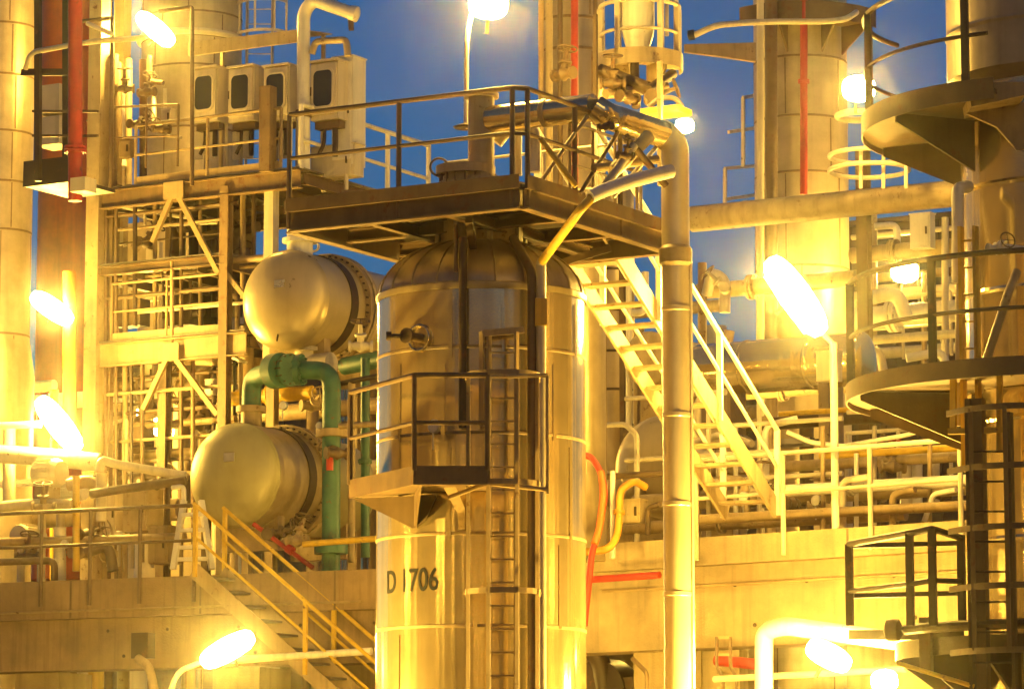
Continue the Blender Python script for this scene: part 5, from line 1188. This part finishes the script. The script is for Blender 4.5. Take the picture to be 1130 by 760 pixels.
import itertools
vx = [(128, 208, 640, .05, 2, 'brown'), (138, 300, 640, .3, 3, 'tan'), (145, 370, 600, .1, 2, 'dark'), (157, 392, 620, .2, 2.5, 'brown'), (171, 208, 380, .4, 2.5, 'tan'), (178, 300, 500, .9, 3, 'cream'), (200, 215, 640, .25, 2.2, 'brown'), (213, 395, 600, .1, 2.4, 'rustbrown'), (221, 215, 360, .6, 2.2, 'tan'), (236, 395, 520, .5, 2.4, 'dark'), (243, 215, 380, .9, 3, 'brown'), (268, 208, 330, .6, 3, 'tan'), (280, 208, 290, .8, 2.5, 'brown'), (266, 400, 470, .3, 2, 'brown')]
near = ['first', 'second', 'third', 'fourth', 'fifth', 'sixth', 'seventh', 'eighth', 'ninth', 'tenth', 'eleventh', 'twelfth', 'thirteenth', 'last']
cn = {'rustbrown': 'rusty brown'}
for i, (px, y0, y1, bk, r, m) in enumerate(vx):
    pipe('thin %s upright scaffold tube on the left frame, %s from the left' % (cn.get(m, m), near[i]), [fr(px, y0, bk), fr(px, y1, bk)], r, m, name='scaffold_tube', cat='scaffold tube', group='upright scaffold tubes on the left frame')
hx_ = [(110, 262, 240, .1, 2, 'brown'), (110, 250, 256, .3, 1.8, 'tan'), (112, 300, 310, .4, 2.2, 'tan'), (112, 250, 330, .1, 2, 'brown'), (150, 300, 345, .3, 2, 'cream'), (112, 260, 402, .1, 2.4, 'rustbrown'), (112, 255, 420, .4, 2, 'brown'), (112, 250, 436, .1, 2, 'tan'), (112, 246, 458, .3, 2.4, 'brown'), (118, 240, 488, .2, 2, 'tan'), (112, 230, 512, .4, 2.4, 'rustbrown'), (112, 240, 528, .6, 3, 'tan')]
for i, (x0, x1, y, bk, r, m) in enumerate(hx_):
    a = fr(x0, y, bk); b = along(a, U, x1)
    pipe('thin %s level scaffold tube on the left frame, %s from the top' % (cn.get(m, m), near[i] if i < 11 else 'lowest'), [a, b], r, m, name='scaffold_tube', cat='scaffold tube', group='level scaffold tubes on the left frame')
railing('brown railing in front of the pipes left of the windowed cabinets', [fr(126, 186, -.15), fr(196, 184, -.15)], 'rustbrown', h=1.1, sp=.8, r=.022, toe=0)
railing('tan inner railing behind the overhead pipe on the drum platform', [pf(.35, Rs * .5), pf(.35, Rs - .1)], 'tan', h=.95, sp=.6, r=.02, toe=0)
for i, (a, b, m, lab) in enumerate([((597, 200, 38.9), (648, 128, 39.6), 'tan', 'slanting tan brace tube above the platform right of the corner post'), ((640, 214, 39.3), (690, 132, 40.2), 'brown', 'slanting brown brace tube under the overhead pipe'), ((676, 218, 39.8), (728, 158, 40.5), 'galv', 'slanting grey brace tube by the downpipe top')]):
    pipe(lab, [a, b], 2.4, m, name='brace')
for i, (x0, x1, y, Y, lab) in enumerate([(800, 930, 470, 48.5, 'cream hand rail tube on the walkway behind the staircase foot'), (690, 860, 508, 49.6, 'cream hand rail tube crossing behind the staircase treads'), (760, 930, 532, 48.9, 'pale hand rail tube low behind the staircase foot'), (935, 1060, 455, 47.4, 'pale hand rail tube just under the middle tower platform'), (690, 800, 440, 52.5, 'pale tube behind the staircase above the beige vessel end')]):
    a = P(x0, y, Y); pipe(lab, [a, along(a, U, x1)], 2.6, 'cream', name='hand_rail', cat='hand rail')
for i, (px, y0, y1, Y, m, lab) in enumerate([(782, 430, 600, 49.3, 'cream', 'cream upright tube behind the staircase, left'), (812, 470, 600, 49.0, 'white', 'white upright tube behind the staircase, right'), (838, 440, 590, 48.6, 'cream', 'cream upright tube right of the staircase middle'), (908, 470, 590, 47.8, 'tan', 'tan upright tube left of the lamp post'),
        (945, 500, 590, 47.3, 'white', 'white upright tube right of the lamp post'), (965, 470, 585, 48.5, 'cream', 'cream upright tube under the middle tower platform'), (1026, 455, 580, 46.8, 'tan', 'tan upright tube near the tower on the deck')]):
    pipe(lab, [(px, y0, Y), (px, y1, Y)], 2.6, m, name='upright_tube')
# ================================================================== LAMPS
lamp('long', 'biggest glowing floodlight, tilted, above the pale deck right of the staircase', (845, 280), (911, 374), 44.2)
lamp('long', 'big glowing floodlight, tilted, at the left edge above the pumps', (42, 438), (88, 498), 61.2)
lamp('mid', 'glowing floodlight, tilted, high at left in front of the tan column', (150, 14), (193, 51), 63.6)
lamp('mid', 'glowing floodlight in front of the red orange chimney', (37, 326), (77, 354), 61.8)
lamp('mid', 'low glowing floodlight behind the lower left staircase', (220, 733), (282, 699), 52)
lamp('round', 'glowing lamp on the thin pole at the top edge left of the brown column', (515, 2), (563, 6), 41.3)
lamp('round', 'small round glowing lamp right of the tall centre right column', (935, 98), (960, 98), 50)
lamp('stub', 'lowest glowing lamp at bottom right under the white bent pipe, the left one', (893, 712), (936, 734), 41.5)
lamp('bulb', 'small glowing lamp at bottom right near the lowest tower platform', (962, 752), (990, 750), 41)
lamp('small', 'tiny glowing lamp at the top bend of the tall downpipe', (748, 139), (763, 139), 42.6)
lamp('round', 'glowing lamp half hidden behind the middle tower platform railing', (985, 300), (1012, 300), 60.5)
lamp('mid', 'glowing lamp among the pipes behind the left steel frame', (150, 455), (190, 480), 68)
lamp('mid', 'glowing lamp low at the left edge behind the motors', (-10, 508), (30, 512), 66)
lamp('round', 'glowing lamp behind the beige vessel end under the staircase', (775, 520), (800, 520), 58)
# pole of the top lamp
pb = P(514, 142, 41.2)
root = thing('lamp_pole', 'thin pale lamp pole rising from the manway against the sky', 'lamp post', pb)
part(MB().tube([pb, P(515, 40, 41.2), P(521, 12, 41.5)], .028, 10, 8), 'pole', M['white'], root)
part(MB().lathe([(.13, 0), (.15, .02), (.04, .06)], pb, UP, 20), 'base_dish', M['dark'], root)
# unseen mast floodlights added outside the picture to light drum, exchangers and deck
for i, (x, y, h, tx, ty, tz, lab) in enumerate([(-10.8, 49, 4.2, -3, 56, 7, 'yard floodlight on a mast added outside the left edge, level with the exchangers'), (-4.1, 39.6, 2.6, vc.x - .6, vc.y, 3.8, 'yard floodlight on a low mast added below the picture, left of the drum'),
        (3.1, 39.6, 2.5, 2.6, 47, 4.6, 'yard floodlight on a low mast added below the picture, facing the pale deck')]):
    pm = Vector((x, y, 0)); root = thing('added_mast', 'grey steel ' + lab.replace('yard floodlight on a ', ''), 'light mast', pm, 'added light masts')
    part(MB().tube([pm, pm + UP * h], .05, 10), 'pole', M['galv'], root)
    part(MB().lathe([(.2, 0), (.2, .04), (.06, .06)], pm, UP, 16), 'base_plate', M['galv'], root)
    kd = 'mast' if i == 0 else 'front'; o = copy_tree(used[kd]) if kd in used else lamp_proto(*LP[kd]); used[kd] = o
    o.location = pm + UP * (h + .2); d = (Vector((tx, ty, tz)) - o.location).normalized(); yv = -d; xv = yv.cross(UP).normalized(); zv = xv.cross(yv)
    o.rotation_euler = Matrix((xv, yv, zv)).transposed().to_euler()
    o['label'] = lab; o['category'] = 'lamp'; o['group'] = 'added yard floodlights'

# sheeted wall and arm floodlights added behind the camera for warm reflections, less sky
a = Vector((-42, -12, 0)); b = Vector((42, -14, 0))
root = thing('process_building', 'long beige sheeted building added across the yard behind the photographer for warm reflections', 'building', a)
part(MB().prism([a, b, b - V * 10, a - V * 10], UP * 17), 'wall', M['beige'], root)
mb = MB()
for k in range(60): q = a.lerp(b, (k + .5) / 60) + Vector((0, .03, 0)); mb.bar(q, q + UP * 16.9, .08, .06)
part(mb, 'wall_ribs', M['tan'], root)
for k in range(5):
    x = (-30, -15, -2, 13, 28)[k]; p = Vector((x, -12 - (x + 42) / 42 + 3.6, 7.0 + (k % 2) * 2))
    part(MB().tube([p + Vector((0, -3.6, .3)), p + Vector((0, 0, .3))], .05, 8), 'lamp_arm', M['galv'], root)
    o = copy_tree(used['wall']) if 'wall' in used else lamp_proto(*LP['wall']); used['wall'] = o; o.location = p; o.rotation_euler = (0, 0, 0)
    o['label'] = 'added floodlight on a wall arm across the yard, ' + ('first', 'second', 'third', 'fourth', 'fifth')[k] + ' from its west end'; o['category'] = 'lamp'; o['group'] = 'added wall arm floodlights'

for side, lab, pos in ((-1, 'long tan sheeted building added along the yard outside the left edge for warm bounce', 'left yard building'), (1, 'long tan sheeted building added along the yard outside the right edge for warm bounce', 'right yard building')):  # unseen side buildings added to cut blue sky and bounce warm light
    a = Vector((side * 22, -6, 0)); b = Vector((side * 22, 52, 0)); n = Vector((side, 0, 0))
    root = thing('process_building', lab, 'building', a)
    part(MB().prism([a, b, b + n * 8, a + n * 8], UP * 16), 'wall', M['tan'], root)
    mb = MB()
    for k in range(44): q = a.lerp(b, (k + .5) / 44) - n * .03; mb.bar(q, q + UP * 15.9, .08, .06)
    part(mb, 'wall_ribs', M['beige'], root)
    for k, y in enumerate((6, 22, 38)):  # floodlights added to light these unseen facades
        p = Vector((side * 18.8, y, 8.0 - k))
        part(MB().tube([p + n * 3.2, p], .05, 8), 'lamp_arm', M['galv'], root)
        o = copy_tree(used['wall']) if 'wall' in used else lamp_proto(*LP['wall']); used['wall'] = o; o.location = p; o.rotation_euler = (0, 0, rad(90 * side))
        o['label'] = 'added floodlight on a wall arm of the %s, %s' % (pos, ('nearest the photographer', 'midway along it', 'nearest the plant')[k]); o['category'] = 'lamp'; o['group'] = 'added wall arm floodlights'
HAZE = .00055
# ================================================================== CAMERA, WORLD, LIGHT
cd = bpy.data.cameras.new('camera'); co = bpy.data.objects.new('camera', cd); COL.objects.link(co)
cd.sensor_fit = 'HORIZONTAL'; cd.sensor_width = 36; cd.lens = 36 * F / 1130; cd.clip_start = .5; cd.clip_end = 3000
co.location = CAM; co.rotation_euler = (PI / 2 + PITCH, 0, 0); scn.camera = co
SUN_EL, SUN_AZ = rad(24), rad(152)
w = bpy.data.worlds.new('World'); scn.world = w; w.use_nodes = True
nt = w.node_tree; bg = nt.nodes['Background']
sky = nd(nt, 'ShaderNodeTexSky'); sky.sky_type = 'NISHITA'; sky.sun_disc = False
sky.sun_elevation = rad(4); sky.sun_rotation = SUN_AZ; sky.air_density = 1.0; sky.dust_density = .2; sky.ozone_density = 4
tint = nd(nt, 'ShaderNodeMix', data_type='RGBA', blend_type='MULTIPLY'); tint.inputs[0].default_value = 1
tint.inputs[7].default_value = (.60, .86, 1.15, 1)
nt.links.new(sky.outputs[0], tint.inputs[6]); nt.links.new(tint.outputs[2], bg.inputs['Color'])
bg.inputs['Strength'].default_value = 0.10
sd = bpy.data.lights.new('sun', 'SUN'); so = bpy.data.objects.new('sun', sd); COL.objects.link(so)
sd.energy = SUN_E if 'SUN_E' in globals() else .15; sd.angle = rad(12); sd.color = (1, .60, .09)
dirv = Vector((math.sin(SUN_AZ) * math.cos(SUN_EL), math.cos(SUN_AZ) * math.cos(SUN_EL), math.sin(SUN_EL)))
so.rotation_euler = dirv.to_track_quat('Z', 'Y').to_euler(); so.location = (-10, -10, 30)
scn.view_settings.view_transform = 'Standard'; scn.view_settings.look = 'None'
scn.view_settings.exposure = 0; scn.view_settings.gamma = 1; scn.view_settings.use_curve_mapping = False
scn.cycles.use_denoising = True; scn.cycles.use_light_tree = True
scn.cycles.max_bounces = 6; scn.cycles.diffuse_bounces = 3; scn.cycles.glossy_bounces = 3
scn.cycles.sample_clamp_indirect = 6
scn.cycles.caustics_reflective = False; scn.cycles.caustics_refractive = False

hz = MB(); hz.obox((0, 90, 17.5), 260, 230, 37.4)  # thin haze box added so the lamps get bloom-like halos
hm = bpy.data.materials.new('bloom_haze'); hm.use_nodes = True
hn = hm.node_tree; hn.nodes.remove(hn.nodes['Principled BSDF'])
pv = hn.nodes.new('ShaderNodeVolumePrincipled'); hn.links.new(pv.outputs[0], hn.nodes['Material Output'].inputs['Volume'])
pv.inputs['Color'].default_value = (.95, .93, .88, 1); pv.inputs['Density'].default_value = HAZE; pv.inputs['Anisotropy'].default_value = .982
single(hz, 'haze', None, None, hm, kind='stuff')
scn.cycles.volume_bounces = 0
